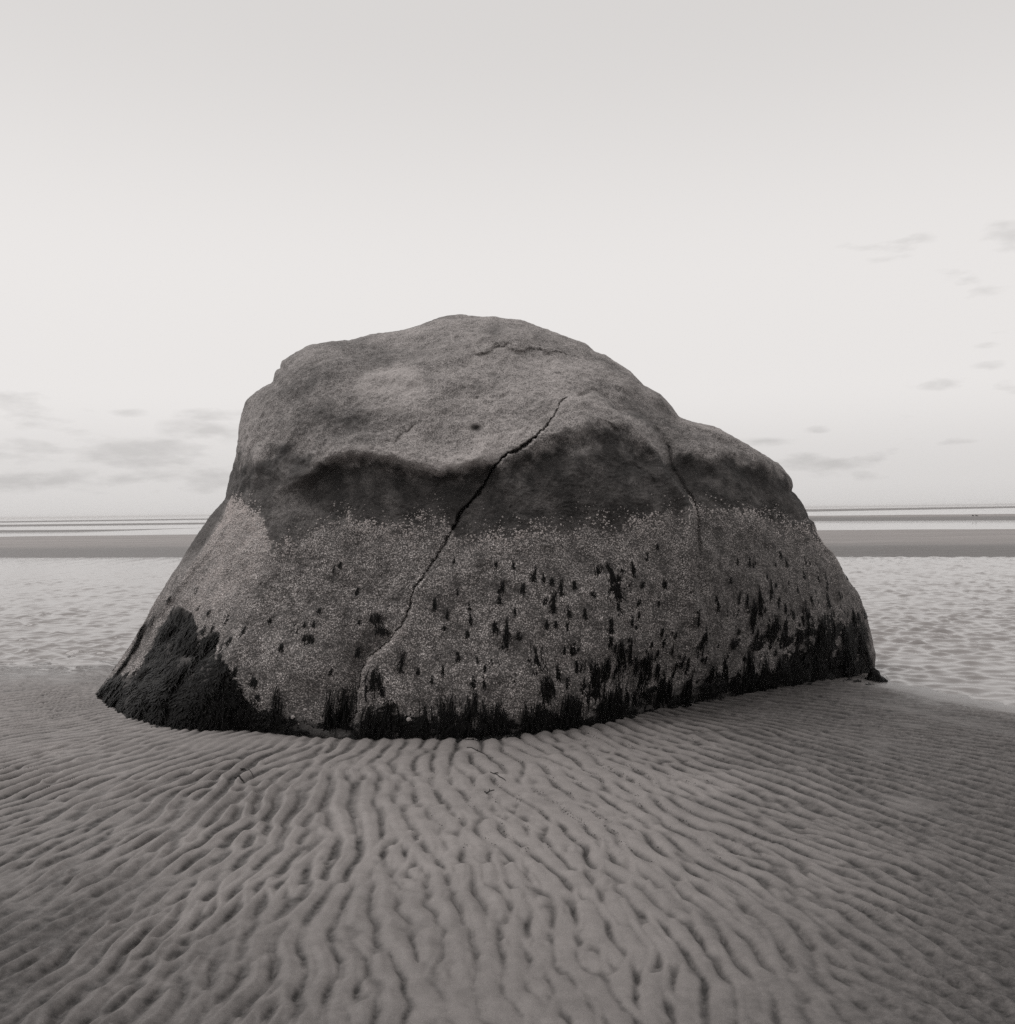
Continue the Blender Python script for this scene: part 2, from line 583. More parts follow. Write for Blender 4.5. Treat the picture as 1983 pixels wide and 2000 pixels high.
def sand_z(x, y, detail=True, want_damp_shade=False):
    x = np.asarray(x, float); y = np.asarray(y, float); sh = x.shape
    x = x.ravel(); y = y.ravel()
    z = sand_base(x, y)
    inside = sstep(RX0, RX0 + 0.8, x) * sstep(RX1, RX1 - 0.8, x) * sstep(RY0, RY0 + 0.3, y) * sstep(RY1, RY1 - 0.6, y)
    c, sn = bil(RIPC, x, y), bil(RIPS, x, y)
    a = np.hypot(c, sn)
    t = np.arctan2(sn, c) / math.pi                       # 0 on a crest, +-1 in the troughs either side
    at = np.sqrt(t * t + 0.0035) - 0.03
    gentle = 1 - 2 * np.clip(at, 0, 1) ** 0.95            # long slope on the seaward side of the viewer
    steep = 1 - 2 * sstep(-0.05, 0.50, at) ** 0.9         # short face turned to the rock
    wr = sstep(-0.5, 0.7, x)
    ripple = np.where(t > 0, steep, gentle) * wr + np.where(t > 0, gentle, steep) * (1 - wr)
    slab = 1 - 2 * np.clip(at, 0, 1) ** 3.2               # broad flat ridges parted by narrow grooves
    cen = np.exp(-((x - 0.20) / 1.45) ** 2) * 0.85
    prof = (ripple * (1 - cen) + slab * cen) * sstep(0.12, 0.75, a)
    # a second train of crests, laid down at a slant to the first: where both run the ridges braid, fork and close on each other
    for (rot, sc_, ox, oy, seed_) in ((0.46, 1.10, 0.9, 0.4, 210.0), (-0.42, 1.22, -1.3, 0.2, 330.0)):
        cr, sr = math.cos(rot), math.sin(rot)
        xr = ((x - 0.2) * cr - (y - 5.0) * sr) * sc_ + ox; yr = ((x - 0.2) * sr + (y - 5.0) * cr) * sc_ + 5.0 + oy
        xr = np.clip(xr, RX0 + .1, RX1 - .1); yr = np.abs(yr - RY0) + RY0; yr = RY1 - np.abs(RY1 - yr)
        c2, s2 = bil(RIPC, xr, yr), bil(RIPS, xr, yr)
        t2 = np.arctan2(s2, c2) / math.pi
        B = (1 - 2 * np.clip(np.sqrt(t2 * t2 + .003) - .03, 0, 1) ** 1.3) * sstep(.12, .75, np.hypot(c2, s2))
        patch = np.clip(0.30 + 0.95 * fbm2(x, y, 1.0, 2, seed_) + 0.25 * sstep(4.6, 3.0, y), 0, 0.85)
        prof = (1 - patch) * prof + patch * (np.maximum(prof, 0.95 * B) - 0.22)
    amp = 0.0140 - 0.0018 * sstep(4.2, 2.6, y) + 0.001 * np.exp(-((x - 0.3) / 1.0) ** 2)
    amp = amp - 0.0010 * sstep(1.2, 2.6, x)
    n1 = fbm2(x, y, 1.5, 3, 40.0)
    n2 = fbm2(x, y, 5.0, 2, 47.0)
    amp = amp * np.clip(1.05 + 0.75 * n1 + 0.55 * n2, 0.18, 1.9)
    # smooth drifts: by the left foot of the rock and along the right-hand waterline
    amp = amp * (1 - 0.9 * np.exp(-(((x + 1.75) / 0.75) ** 2 + ((y - 6.05) / 0.38) ** 2)))
    s = (x - 3.49) * 0.888 + (y - 8.38) * 0.461
    amp = amp * (1 - 0.93 * sstep(-0.62, -0.38, s)) * (1 - 0.75 * np.exp(-((s + 1.15) / 0.16) ** 2))
    z = z + inside * amp * prof
    z = z + 0.018 * fbm2(x, y, 0.55, 2, 60.0) + 0.0040 * fbm2(x, y, 5.5, 3, 70.0) + 0.0016 * fbm2(x, y, 15.0, 2, 75.0)
    if detail:
        z = z + 0.0012 * fbm2(x, y, 26.0, 2, 80.0) * sstep(6.5, 4.0, y)
        for (pu, pv, pr, ph), p in zip(PATCHES, _pp):
            d2 = ((x - p[0]) / (pr * 1.25)) ** 2 + ((y - p[1]) / pr) ** 2
            near = d2 < 5
            if near.any():
                n = fbm2(x[near], y[near], 40.0, 3, pu, 0.7)
                z[near] += np.exp(-d2[near] * 1.4) * (ph * n * .7 + 0.002)
    if want_damp_shade:                                         # troughs darkened by water and dark silt, their shade painted in as well
        dn = fbm2(x, y, 2.2, 3, 140.0)
        rt = sstep(0.3, 1.9, x)
        low = sstep(0.38 + 0.40 * rt, -0.55 + 0.15 * rt, prof) * inside
        damp_shade = low * np.clip(0.86 + 0.45 * dn + 0.25 * rt, 0, 1) * np.clip(amp / 0.009, 0.25, 1)
        big = 0.62 * sstep(0.5, 2.4, x + 0.35 * dn) * sstep(-0.10, -0.8, s) + 0.60 * sstep(4.2, 2.4, y + 0.3 * dn) * (0.55 + 0.45 * sstep(0.2, 1.1, np.abs(x - 0.1) + 0.2 * dn)) + 0.45 * sstep(-0.7, -2.0, x + 0.3 * dn) * sstep(5.6, 3.4, y)  # right slope and near sand darker; vignetting painted into the near corners
        damp_shade = 1 - (1 - damp_shade) * (1 - np.clip(big, 0, .88))
    d, t = poly_dist(x, y, _spit[:, :2])
    z = np.where(y > 9, np.maximum(z, Z_WATER - 0.03 + 0.075 * np.exp(-(d / 0.13) ** 2) * (0.75 + 0.4 * sstep(.5, 1, t))), z)
    if want_damp_shade:
        return z.reshape(sh), damp_shade.reshape(sh)
    return z.reshape(sh)


def build_sand():
    rows = np.r_[-60, -25, -10, -4, -1.5, 0.0, 0.9, np.geomspace(1.4, 12.2, 800), 13.0, 15.0]
    t = np.linspace(-1, 1, 760)
    t = np.r_[-40, -12, -5, -2.4, -1.6, -1.2, t, 1.2, 1.6, 2.4, 5, 12, 40]
    wv = 0.66 * np.maximum(rows, 1.4) + 0.45
    X = t[None] * wv[:, None]; Y = np.repeat(rows[:, None], len(t), 1)
    Z, damp_shade = sand_z(X, Y, want_damp_shade=True)
    wet = np.clip((Z_WATER + 0.055 - Z) / 0.05, 0, 1)
    me = mesh_np('sand', np.stack([X, Y, Z], -1).reshape(-1, 3), grid_faces(len(rows), len(t)))
    attr(me, 'wet', wet.ravel())
    attr(me, 'damp_shade', damp_shade.ravel())
    tag(link('sand', me, SAND), 'rippled moist sand fanning out from the foot of the boulder', kind='structure')


build_sand()


def build_water():
    rows = np.r_[-60, -20, -5, 1, 3.5, np.geomspace(5.5, 42, 560), np.geomspace(46, 9000, 60)]
    t = np.linspace(-1, 1, 500)
    t = np.r_[-30, -8, -3, -1.7, -1.3, t, 1.3, 1.7, 3, 8, 30]
    wv = 0.64 * np.maximum(rows, 4) + 1.0
    X = (t[None] * wv[:, None]).ravel(); Y = np.repeat(rows, len(t))
    rg = np.random.default_rng(8)
    Z = np.zeros(len(X))
    gust = np.clip(0.95 + 0.40 * fbm2(X, Y, 0.45, 3, 5.0), 0.4, 1.5)
    wx = X + 0.10 * fbm2(X, Y, 1.3, 2, 15.0); wy = Y + 0.10 * fbm2(X, Y, 1.3, 2, 25.0)
    for k in range(44):
        lam = math.exp(rg.uniform(math.log(0.12), math.log(0.38)))
        th = math.radians(90 + rg.normal(-6, 26))
        kk = 2 * math.pi / lam
        Z += (0.0068 * lam) * sstep(lam * 150, lam * 65, Y) * np.sin(kk * (wx * math.cos(th) + wy * math.sin(th)) + rg.uniform(0, 6.28))
    Z = Z * gust
    fade = sstep(60, 24, Y) * sstep(4, 6, Y) * sstep(9.5, 12.5, Y + 0.25 * np.abs(X) * (X < 0) + 3.2 * (X > 0))
    # sharper crests
    Z = Z * (0.30 + 0.70 * fade) * sstep(70, 35, Y) * (np.abs(X) < 0.64 * np.maximum(Y, 4) + 1)
    Z = Z + 20.0 * np.maximum(Z, 0) ** 2
    me = mesh_np('sea_water', np.stack([X, Y, Z + Z_WATER], -1), grid_faces(len(rows), len(t)))
    tag(link('sea_water', me, WATER), 'pale tidal water with small wavelets behind the boulder', kind='structure')


build_water()


def build_bar(near, far, height, face, seed, label):
    """a low sand bar between two waterlines given as photo points"""
    near = np.array(near, float); far = np.array(far, float)
    us = np.linspace(near[0, 0], near[-1, 0], 260)
    uf = np.linspace(far[0, 0], far[-1, 0], 260)
    A = on_level(us, np.interp(us, near[:, 0], near[:, 1]), Z_WATER)
    B = on_level(uf, np.interp(uf, far[:, 0], far[:, 1]), Z_WATER)
    ln = np.linalg.norm(B - A, axis=1)
    A[:, 1] += 0.012 * A[:, 1] * fbm2(A[:, 0], A[:, 1], 7.0 / A[:, 1].mean(), 4, seed)
    B[:, 1] += 0.02 * ln * fbm2(B[:, 0], B[:, 1], 6.0 / B[:, 1].mean(), 3, seed + 4)
    tt = np.r_[0, np.linspace(0.002, face * 1.4, 14), np.linspace(face * 1.6, 1, 22)]
    P = A[None] + (B - A)[None] * tt[:, None, None]
    prof = sstep(0, face, tt) * (0.75 + 0.25 * sstep(face, face * 4, tt)) * (1 - sstep(0.45, 1.0, tt) * 0.98)
    thin = np.clip(ln / np.median(ln) * 1.3, 0.05, 1)[None]
    P[..., 2] = Z_WATER - 0.02 + (height * thin + 0.02) * prof[:, None]
    x, y = P[..., 0].ravel(), P[..., 1].ravel()
    P[..., 2] += (0.10 * height * fbm2(x, y, 12.0 / A[:, 1].mean(), 3, seed + 9)).reshape(P.shape[:2]) * prof[:, None] * thin
    wet = np.repeat((1 - sstep(face * 0.7, face * 1.8, tt))[:, None], 260, 1)
    o = P.mean(axis=(0, 1)); o[2] = Z_WATER
    me = mesh_np('sandbar', (P - o).reshape(-1, 3), grid_faces(len(tt), 260))
    attr(me, 'wet', wet.ravel())
    tag(link('sandbar', me, BAR, loc=o), label, kind='structure')


def hv(u):
    return 1012 - 27 * u / 1983.0


build_bar([(-1500, 1112), (0, 1091), (700, 1090), (1983, 1090), (3300, 1092)], [(-1500, 1062), (0, 1047), (400, 1042), (1600, 1034), (1983, 1031.5), (3300, 1017)], 0.30, 0.11, 1.0,
          'broad grey sandbar across the water, nearest one behind the boulder')
build_bar([(900, 1024), (1580, 1018.5), (1983, 1017), (3000, 1006)], [(900, 1012.5), (1580, 1007.5), (1983, 1003.5), (3000, 991)], 0.34, 0.2, 2.0,
          'narrow sandbar on the right with a dark wet edge below two birds')
build_bar([(-900, 1060), (0, 1040.5), (150, 1039), (250, 1036), (330, 1033.2), (420, 1030.6)], [(-900, 1050), (0, 1036), (150, 1035), (250, 1034), (330, 1032.4), (420, 1030.4)], 0.22, 0.3, 3.0,
          'tapering sandbar on the left beyond the broad bar')
build_bar([(-900, 1046), (0, 1029), (430, 1023.5), (900, 1016)], [(-900, 1041), (0, 1025), (430, 1020.5), (900, 1013.5)], 0.25, 0.3, 4.0,
          'thin dark sandbar on the left under the horizon')
build_bar([(-900, 1036), (0, 1021), (450, 1014.5), (900, 1008)], [(-900, 1031), (0, 1018), (450, 1012), (900, 1005)], 0.3, 0.3, 5.0,
          'faint far sandbar on the left just under the horizon')
build_bar([(900, 1007), (1580, 1000), (1983, 992.5), (3000, 979)], [(900, 1002.5), (1580, 994.5), (1983, 988.5), (3000, 974.5)], 0.4, 0.35, 6.0,
          'faint far sandbar on the right just under the horizon')

# ------------------------------------------------------------------ the boulder
CU, CV = 960.0, 1080.0
OUTLINE = [
    (195, 1356), (227, 1310), (255, 1259), (283, 1212), (305, 1178), (327, 1144), (359, 1090), (393, 1034), (412, 1007), (443, 976),
    (449, 955), (453, 938), (458, 912), (467, 875), (471, 842), (475, 810), (484, 784), (503, 767), (536, 746), (541, 728), (551, 721),
    (552, 707), (566, 695), (600, 676), (644, 668), (682, 665), (723, 655), (757, 650), (807, 640), (863, 621), (898, 615), (932, 617),
    (964, 618), (1000, 623), (1022, 626), (1066, 646), (1110, 662), (1142, 673), (1161, 686), (1183, 693), (1205, 706), (1234, 724),
    (1259, 752), (1278, 763), (1292, 770), (1307, 786), (1325, 814), (1334, 818), (1365, 826), (1395, 832), (1420, 847), (1453, 867),
    (1486, 887), (1519, 907), (1533, 925), (1541, 936), (1544, 947), (1541, 960), (1559, 980), (1571, 998), (1577, 1016), (1588, 1021),
    (1598, 1043), (1613, 1062), (1629, 1078), (1642, 1103), (1654, 1128), (1665, 1146), (1676, 1162), (1687, 1191), (1696, 1222),
    (1704, 1253), (1709, 1278), (1708, 1290), (1709, 1330), (1700, 1420), (1600, 1480), (1300, 1550), (950, 1590), (600, 1580), (320, 1540), (190, 1460), (175, 1400)]
CONTACT = [(195, 1356), (211, 1363), (243, 1373), (274, 1391), (305, 1410), (368, 1416), (477, 1413), (540, 1412), (587, 1427), (712, 1434),
           (794, 1425), (857, 1430), (919, 1440), (951, 1436), (1045, 1427), (1091, 1420), (1138, 1411), (1214, 1396), (1303, 1373), (1372, 1360),
           (1438, 1345), (1498, 1335), (1545, 1328), (1576, 1322), (1638, 1314), (1664, 1315), (1701, 1321), (1730, 1328)]

CTRL = [
    (951, 1436, 6.08), (731, 1436, 6.10), (587, 1429, 6.18), (477, 1413, 6.40), (368, 1416, 6.46), (274, 1391, 6.85), (211, 1363, 7.45),
    (1091, 1420, 6.25), (1216, 1397, 6.58), (1303, 1372, 6.98), (1438, 1344, 7.45), (1576, 1322, 7.95), (1690, 1320, 8.40),
    (951, 1570, 6.10), (600, 1560, 6.2), (300, 1510, 6.9), (1300, 1510, 7.0), (1600, 1460, 8.1), (1720, 1400, 8.5), (170, 1430, 7.6),
    (950, 1240, 6.16), (730, 1240, 6.22), (560, 1240, 6.42), (440, 1230, 6.66), (340, 1240, 7.15), (275, 1260, 7.6),
    (1150, 1220, 6.27), (1300, 1200, 6.66), (1450, 1200, 7.25), (1600, 1200, 7.85), (1685, 1225, 8.35),
    (480, 1060, 6.80), (430, 1060, 7.15), (395, 1060, 7.55), (560, 1080, 6.62), (730, 1080, 6.42), (900, 1080, 6.34), (1100, 1080, 6.36),
    (1250, 1060, 6.50), (1340, 1060, 6.74), (1450, 1060, 7.15), (1570, 1080, 7.8),
    (458, 960, 7.45), (500, 960, 6.98), (600, 970, 6.74), (800, 980, 6.52), (1000, 980, 6.46), (1200, 970, 6.55), (1300, 960, 6.75),
    (1400, 970, 7.05), (1500, 980, 7.5), (1540, 970, 7.85),
    (480, 870, 7.40), (535, 870, 7.02), (650, 890, 6.68), (850, 914, 6.50), (985, 890, 6.54), (1130, 845, 6.62), (1230, 835, 6.82),
    (1300, 890, 7.02), (1400, 890, 7.25), (1480, 900, 7.6),
    (492, 790, 7.60), (545, 780, 7.20), (650, 800, 6.98), (800, 800, 6.86), (950, 800, 6.86), (1100, 780, 6.98), (1160, 772, 7.05),
    (1250, 785, 7.38), (1350, 840, 7.60), (572, 705, 7.50), (650, 712, 7.36), (800, 710, 7.26), (950, 710, 7.26), (1100, 710, 7.40),
    (1200, 730, 7.62), (730, 665, 7.72), (850, 650, 7.70), (950, 645, 7.72), (1060, 660, 7.85), (900, 617, 8.1)]

LIP_L = [(544, 966), (572, 944), (600, 926), (619, 908), (650, 893), (682, 889), (713, 892), (744, 895), (776, 902), (807, 910), (854, 917), (901, 913), (948, 902), (985, 893)]
LIP_M = [(975, 906), (1018, 888), (1055, 872), (1090, 858), (1130, 842), (1180, 834), (1230, 838), (1268, 862), (1300, 904)]
LIP_R = [(1312, 890), (1340, 893), (1387, 899), (1409, 889), (1438, 891), (1464, 899), (1519, 925)]
CRACK = [(1106, 790), (1099, 796), (1088, 812), (1073, 832), (1047, 860), (1018, 878), (982, 895), (964, 914), (948, 939), (929, 967), (910, 989), (891, 1016), (875, 1048), (857, 1079),
         (838, 1110), (822, 1138), (806, 1160), (800, 1185), (794, 1204), (778, 1229), (760, 1248), (738, 1270), (716, 1286), (706, 1311), (700, 1351), (694, 1404), (690, 1440)]
EDGE = [(1135, 783), (1157, 772), (1183, 783), (1208, 803), (1234, 808), (1256, 819), (1281, 849), (1300, 881), (1310, 918), (1329, 947), (1345, 969), (1354, 991), (1357, 1030), (1354, 1072), (1349, 1115), (1358, 1165), (1375, 1216), (1388, 1255)]
FLAKE = [(914, 678), (932, 691), (951, 687), (970, 677), (989, 676), (1000, 686), (1011, 690), (1033, 686), (1055, 683), (1091, 688), (1120, 693), (1142, 706)]
FLAKE2 = [(726, 656), (760, 655), (801, 645), (823, 639), (848, 634), (872, 637)]
HAIR = [(816, 826), (800, 838), (788, 845), (776, 862), (766, 876)]
SLAB = [(446, 980), (436, 1004), (422, 1030), (405, 1060), (385, 1094), (360, 1140)]
LEDGE = [(620, 1145), (640, 1138), (655, 1150), (680, 1160), (720, 1162), (735, 1170), (738, 1200)]
ARC = [(698, 745), (715, 730), (745, 722), (780, 721), (815, 726), (835, 742), (843, 765)]


FLAKE3 = [(1362, 842), (1385, 850), (1400, 858), (1430, 866), (1452, 880), (1475, 893)]
FLAKE4 = [(1158, 838), (1172, 826), (1188, 826), (1200, 838), (1216, 852)]
FLAKE5 = [(1222, 903), (1248, 910), (1268, 926), (1284, 952)]
FLAKE6 = [(600, 712), (608, 717), (618, 716), (626, 706), (632, 698)]
FLAKE7 = [(1560, 1062), (1585, 1050), (1605, 1062), (1625, 1090)]


MASS = [(345, 1183), (375, 1198), (388, 1230), (384, 1275), (405, 1232), (422, 1233), (416, 1288), (445, 1293), (455, 1340), (482, 1362), (492, 1412), (370, 1418), (300, 1410), (268, 1392), (213, 1362), (195, 1356),
        (232, 1312), (243, 1324), (268, 1306), (292, 1260), (316, 1215), (332, 1190)]


def thin_plate():
    P = np.array(CTRL, float)
    xy = P[:, :2] / 400.0
    d = np.hypot(xy[:, None, 0] - xy[None, :, 0], xy[:, None, 1] - xy[None, :, 1])
    K = d ** 2 * np.log(d + 1e-9) + np.eye(len(P)) * 0.02
    Q = np.c_[np.ones(len(P)), xy]
    A = np.block([[K, Q], [Q.T, np.zeros((3, 3))]])
    sol = np.linalg.solve(A, np.r_[P[:, 2], 0, 0, 0])
    w, c = sol[:-3], sol[-3:]

    def f(u, v):
        x, y = u / 400.0, v / 400.0
        out = c[0] + c[1] * x + c[2] * y
        for k in range(len(P)):
            r2 = (x - xy[k, 0]) ** 2 + (y - xy[k, 1]) ** 2
            out += w[k] * 0.5 * r2 * np.log(r2 + 1e-12)
        return out
    return f


TPS = thin_plate()


def ends(t, a=0.08, b=0.08):
    return sstep(0, a, t) * sstep(1, 1 - b, t)


def relief(u, v):
    """depth of the front of the boulder along the line of sight, creases and all"""
    D = TPS(u, v)
    # overhanging lips over the dark band
    for pts, a in ((LIP_L, 0.13), (LIP_M, 0.09), (LIP_R, 0.11)):
        d, t = poly_dist(u, v, pts)
        d = d + 5 * fbm2(u, v, 0.03, 2, 2.0)
        e = ends(t, .12, .10)
        D = D + e * a * (sstep(-10, 30, d) * np.exp(-np.maximum(d - 30, 0) / 75.0) - 0.55 * np.exp(-((d + 14) / 24.0) ** 2))
    # step back past the edge of the front block
    d, t = poly_dist(u, v, EDGE)
    d = -d
    amp = np.interp(t, [0, .08, .3, .45, .6, .75, .9, 1], [.04, .12, .20, .24, .24, .17, .09, .02])
    D = D + amp * sstep(-2, 5, d) * np.exp(-np.maximum(d - 9, 0) / 120.0) + np.interp(t, [0, .25, .35, .45, .5, .6, .7, .8, 1], [.05, .05, .11, .07, .07, .09, .05, .025, 0]) * np.exp(-((d - 4) / 4.6) ** 2) - amp * 0.36 * np.exp(-((d + 12) / 14.0) ** 2)
    # the long crack, its left bank a little lower
    uj, vj = u + 3.2 * fbm2(u, v, 0.06, 3, 31.0, .7), v + 3.2 * fbm2(u, v, 0.06, 3, 37.0, .7)
    d, t = poly_dist(uj, vj, CRACK)
    wid = np.interp(t, [0, .05, .1, .15, .2, .27, .38, .5, .62, .75, .85, 1], [1.2, 1.6, 1.4, 3.6, 2.0, 2.2, 2.8, 2.0, 1.4, 1.4, 2.2, 1.8]) * np.clip(1 + .5 * fbm2(u, v, .05, 2, 77.0), .5, 1.8)
    dep = np.interp(t, [0, .05, .1, .15, .22, .38, .5, .62, .7, .85, 1], [.05, .08, .06, .15, .07, .13, .09, .07, .09, .12, .07])
    left = sstep(-2, 6, d)                                # d > 0 on the left bank
    bank = np.interp(t, [0, .2, .45, .7, .8, .9, 1], [.01, .02, .015, .02, .15, .17, .07])
    D = D + dep * np.exp(-(d / wid) ** 2) + bank * left * np.exp(-np.maximum(d, 0) / 70.0) * ends(t, .05, .02)
    for pts, a, w in ((FLAKE, 0.07, 40), (FLAKE2, 0.06, 30), (ARC, 0.022, 35), (FLAKE3, .05, 24), (FLAKE4, .03, 22), (FLAKE5, .03, 22), (FLAKE6, .025, 16), (FLAKE7, .05, 30)):
        d, t = poly_dist(uj, vj, pts)
        sg = 1 if pts is not ARC else -1
        D = D + a * sstep(-1.0, 4, sg * d) * np.exp(-np.maximum(sg * d, 0) / w) * ends(t, .1, .2) + a * .5 * np.exp(-(d / 3.0) ** 2) * ends(t, .1, .2)
    d, t = poly_dist(uj, vj, HAIR)
    D = D + 0.025 * np.exp(-(d / 2.6) ** 2) * ends(t, .2, .2)
    d, t = poly_dist(uj, vj, SLAB)
    D = D + 0.16 * sstep(-3, 9, d) * np.exp(-np.maximum(d, 0) / 60.0) * ends(t, .04, .4)
    d, t = poly_dist(uj, vj, LEDGE)
    D = D + 0.03 * sstep(-2, 5, -d) * np.exp(-np.maximum(-d, 0) / 18.0) * ends(t, .15, .15)
    for (pu, pv, ru, rv, a) in ((967, 650, 22, 17, .05), (1028, 645, 24, 11, .035), (930, 838, 11, 5, .05), (932, 775, 5, 4, .03), (983, 775, 8, 4, .03), (848, 728, 10, 6, .025),
                                (536, 800, 7, 16, .05), (575, 885, 30, 28, .05), (1170, 800, 30, 14, .03), (1310, 1240, 40, 60, -.04), (620, 1300, 80, 60, -.05), (980, 1330, 90, 50, -.06), (860, 1250, 60, 90, .04)):
        D = D + a * np.exp(-((u - pu) / ru) ** 2 - ((v - pv) / rv) ** 2)
    return D


O_ = np.array(OUTLINE, float)
oa = np.arctan2(O_[:, 1] - CV, O_[:, 0] - CU); orr = np.hypot(O_[:, 0] - CU, O_[:, 1] - CV)
srt = np.argsort(oa); oa, orr = oa[srt], orr[srt]
oa = np.r_[oa[-2:] - 2 * math.pi, oa, oa[:2] + 2 * math.pi]; orr = np.r_[orr[-2:], orr, orr[:2]]
BASE = np.array([0.0, 7.8, 0.0])


def outline_r(a):
    # outline radius in a direction, following straight chords between traced points
    k = np.clip(np.searchsorted(oa, a) - 1, 0, len(oa) - 2)
    a0, a1, r0, r1 = oa[k], oa[k + 1], orr[k], orr[k + 1]
    return r0 * r1 * np.sin(a1 - a0) / (r0 * np.sin(a - a0) + r1 * np.sin(a1 - a) + 1e-12)


def build_boulder():
    NA_, NF, NB = 1210, 346, 36
    # angles spread by arc length of the outline, fewer below the sand
    aa = np.linspace(-math.pi, math.pi, 8000, endpoint=False)
    rr = outline_r(aa)
    px, py = rr * np.cos(aa), rr * np.sin(aa)
    ds = np.hypot(np.diff(np.r_[px, px[0]]), np.diff(np.r_[py, py[0]]))
    ds = ds * np.where(py + CV > 1480, 0.45, 1.0) + 0.25 * (2 * math.pi / 8000) * 700
    cs = np.r_[0, np.cumsum(ds)]
    a = np.interp(np.linspace(0, cs[-1], NA_, endpoint=False), cs, np.r_[aa, math.pi])
    R = outline_r(a)
    for _ in range(1):
        R = 0.25 * np.roll(R, 1) + 0.5 * R + 0.25 * np.roll(R, -1)
    p = 3.4
    q = np.linspace(0, 1, NF)
    q = 1 - (1 - q) ** 1.25
    q[0] = 0.002
    s = np.sin(q * math.pi / 2) ** (2 / p) if False else None
    # radial fraction and rounding along a superellipse
    ph = np.linspace(0, math.pi / 2, 4000)
    S, C = np.sin(ph) ** (2 / p), np.cos(ph) ** (2 / p)
    arc = np.r_[0, np.cumsum(np.hypot(np.diff(S) * 1.0, np.diff(C) * 0.35))]
    arc /= arc[-1]
    tq = np.linspace(0.0, 1, NF); tq[0] = 0.0008
    s = np.interp(tq, arc, S); rnd = 1 - np.interp(tq, arc, C)
    U = CU + s[:, None] * (R * np.cos(a))[None]; V = CV + s[:, None] * (R * np.sin(a))[None]
    below = sstep(1300, 1420, CV + R * np.sin(a))
    Rd = 0.62 * (1 - 0.9 * below)
    u, v = U.ravel(), V.ravel()
    D = relief(u, v).reshape(U.shape)
    D = D + rnd[:, None] * Rd[None]
    front = at_depth(u, v, D.ravel()).reshape(NF, NA_, 3)
    plain = at_depth(u, v, (TPS(u, v).reshape(U.shape) + rnd[:, None] * Rd[None]).ravel()).reshape(NF, NA_, 3)
    Ds = D[-1]
    tb = np.linspace(0, 1, NB + 1)[1:]
    sb = np.cos(tb * math.pi / 2) ** 0.8; sb[-1] = 0.001
    Ub = CU + sb[:, None] * (R * np.cos(a))[None]; Vb = CV + sb[:, None] * (R * np.sin(a))[None]
    Db = Ds[None] + (10.4 - Ds[None]) * (np.sin(tb * math.pi / 2) ** 0.9)[:, None]
    back = at_depth(Ub.ravel(), Vb.ravel(), Db.ravel()).reshape(NB, NA_, 3)
    P = np.concatenate([front, back], 0)
    # normals of the smooth shape, then stone relief along them
    Ps = np.concatenate([plain, back], 0)
    dA = np.roll(Ps, -1, 1) - np.roll(Ps, 1, 1)
    dQ = np.gradient(Ps, axis=0)
    n = np.cross(dA, dQ); n /= np.linalg.norm(n, axis=-1, keepdims=True) + 1e-12
    toc = CAM[None, None] - front
    sgn = np.sign((n[:NF] * toc).sum(-1).mean())
    n *= sgn
    Q = P.reshape(-1, 3)
    disp = 0.040 * fbm(Q * 1.25 + 3.0, 3) + 0.012 * fbm(Q * 5.5 + 9.0, 3) + 0.0035 * fbm(Q * 24.0, 3)
    # broad flat planes where old joints have broken away
    rq = np.random.default_rng(41)
    cc = Q[rq.choice(NF * NA_, 70, replace=False)]; dr = rq.normal(size=(70, 3)) * np.array([[1, 1, 1.0]])
    num = np.zeros(len(Q)); den = np.full(len(Q), 1e-9)
    for k in range(70):
        e = Q - cc[k]
        w = np.exp(-np.minimum((e * e).sum(1) * 26.0, 40))
        num += w * np.clip(e @ dr[k], -.6, .6); den += w
    disp = disp + 0.030 * num / den
    Uall = np.concatenate([U, Ub]).ravel(); Vall = np.concatenate([V, Vb]).ravel()
    lower = sstep(1000, 1060, Vall)
    disp = disp + (1 - lower) * 0.010 * (fbm(Q * 2.6 + 12, 3, .55, True) - 0.6)
    disp = disp + lower * 0.006 * fbm(Q * 34.0 + 4.0, 2) + (1 - lower) * 0.006 * fbm(Q * np.array([[9, 9, 14]]), 3, .6, True)
    wgt = np.concatenate([np.repeat((1 - 0.45 * sstep(.93, 1.0, s))[:, None], NA_, 1), np.full((NB, NA_), .55)]).ravel()
    P2 = Q + n.reshape(-1, 3) * (disp * wgt)[:, None]
    nf = NF + NB
    faces = grid_faces(nf, NA_, True)
    if sgn > 0:
        faces = faces
    verts = P2 - BASE
    # close the two poles
    c0, c1 = len(verts), len(verts) + 1
    verts = np.vstack([verts, verts[:NA_].mean(0), verts[-NA_:].mean(0)])
    me = mesh_np('boulder', verts, faces)
    # masks of growth and stains on the stone, plus painted shade and highlight
    lipv = np.array([(380, 900), (440, 905), (470, 898), (500, 905), (530, 878), (560, 870), (590, 882), (612, 905), (650, 902), (700, 902), (744, 906), (776, 912), (807, 921), (854, 926), (901, 922), (948, 910), (985, 905),
                     (1040, 886), (1090, 868), (1130, 855), (1164, 845), (1204, 838), (1235, 850), (1270, 872), (1300, 900), (1320, 892), (1360, 896), (1387, 902), (1409, 893), (1438, 895), (1464, 902), (1519, 925), (1560, 960)])
    barv = np.array([(380, 1060), (430, 990), (450, 978), (480, 985), (510, 1005), (530, 1050), (560, 1050), (590, 1040), (640, 1015), (680, 1006), (700, 1018), (730, 1025), (770, 1016), (800, 1024), (850, 1010), (870, 1020),
                     (890, 1045), (920, 1045), (960, 1038), (1000, 1042), (1050, 1034), (1100, 1030), (1140, 1008), (1170, 1012), (1200, 1028), (1240, 1016), (1290, 1000), (1340, 990), (1360, 980), (1400, 988),
                     (1450, 996), (1500, 1010), (1560, 1025), (1600, 1050), (1720, 1100)])
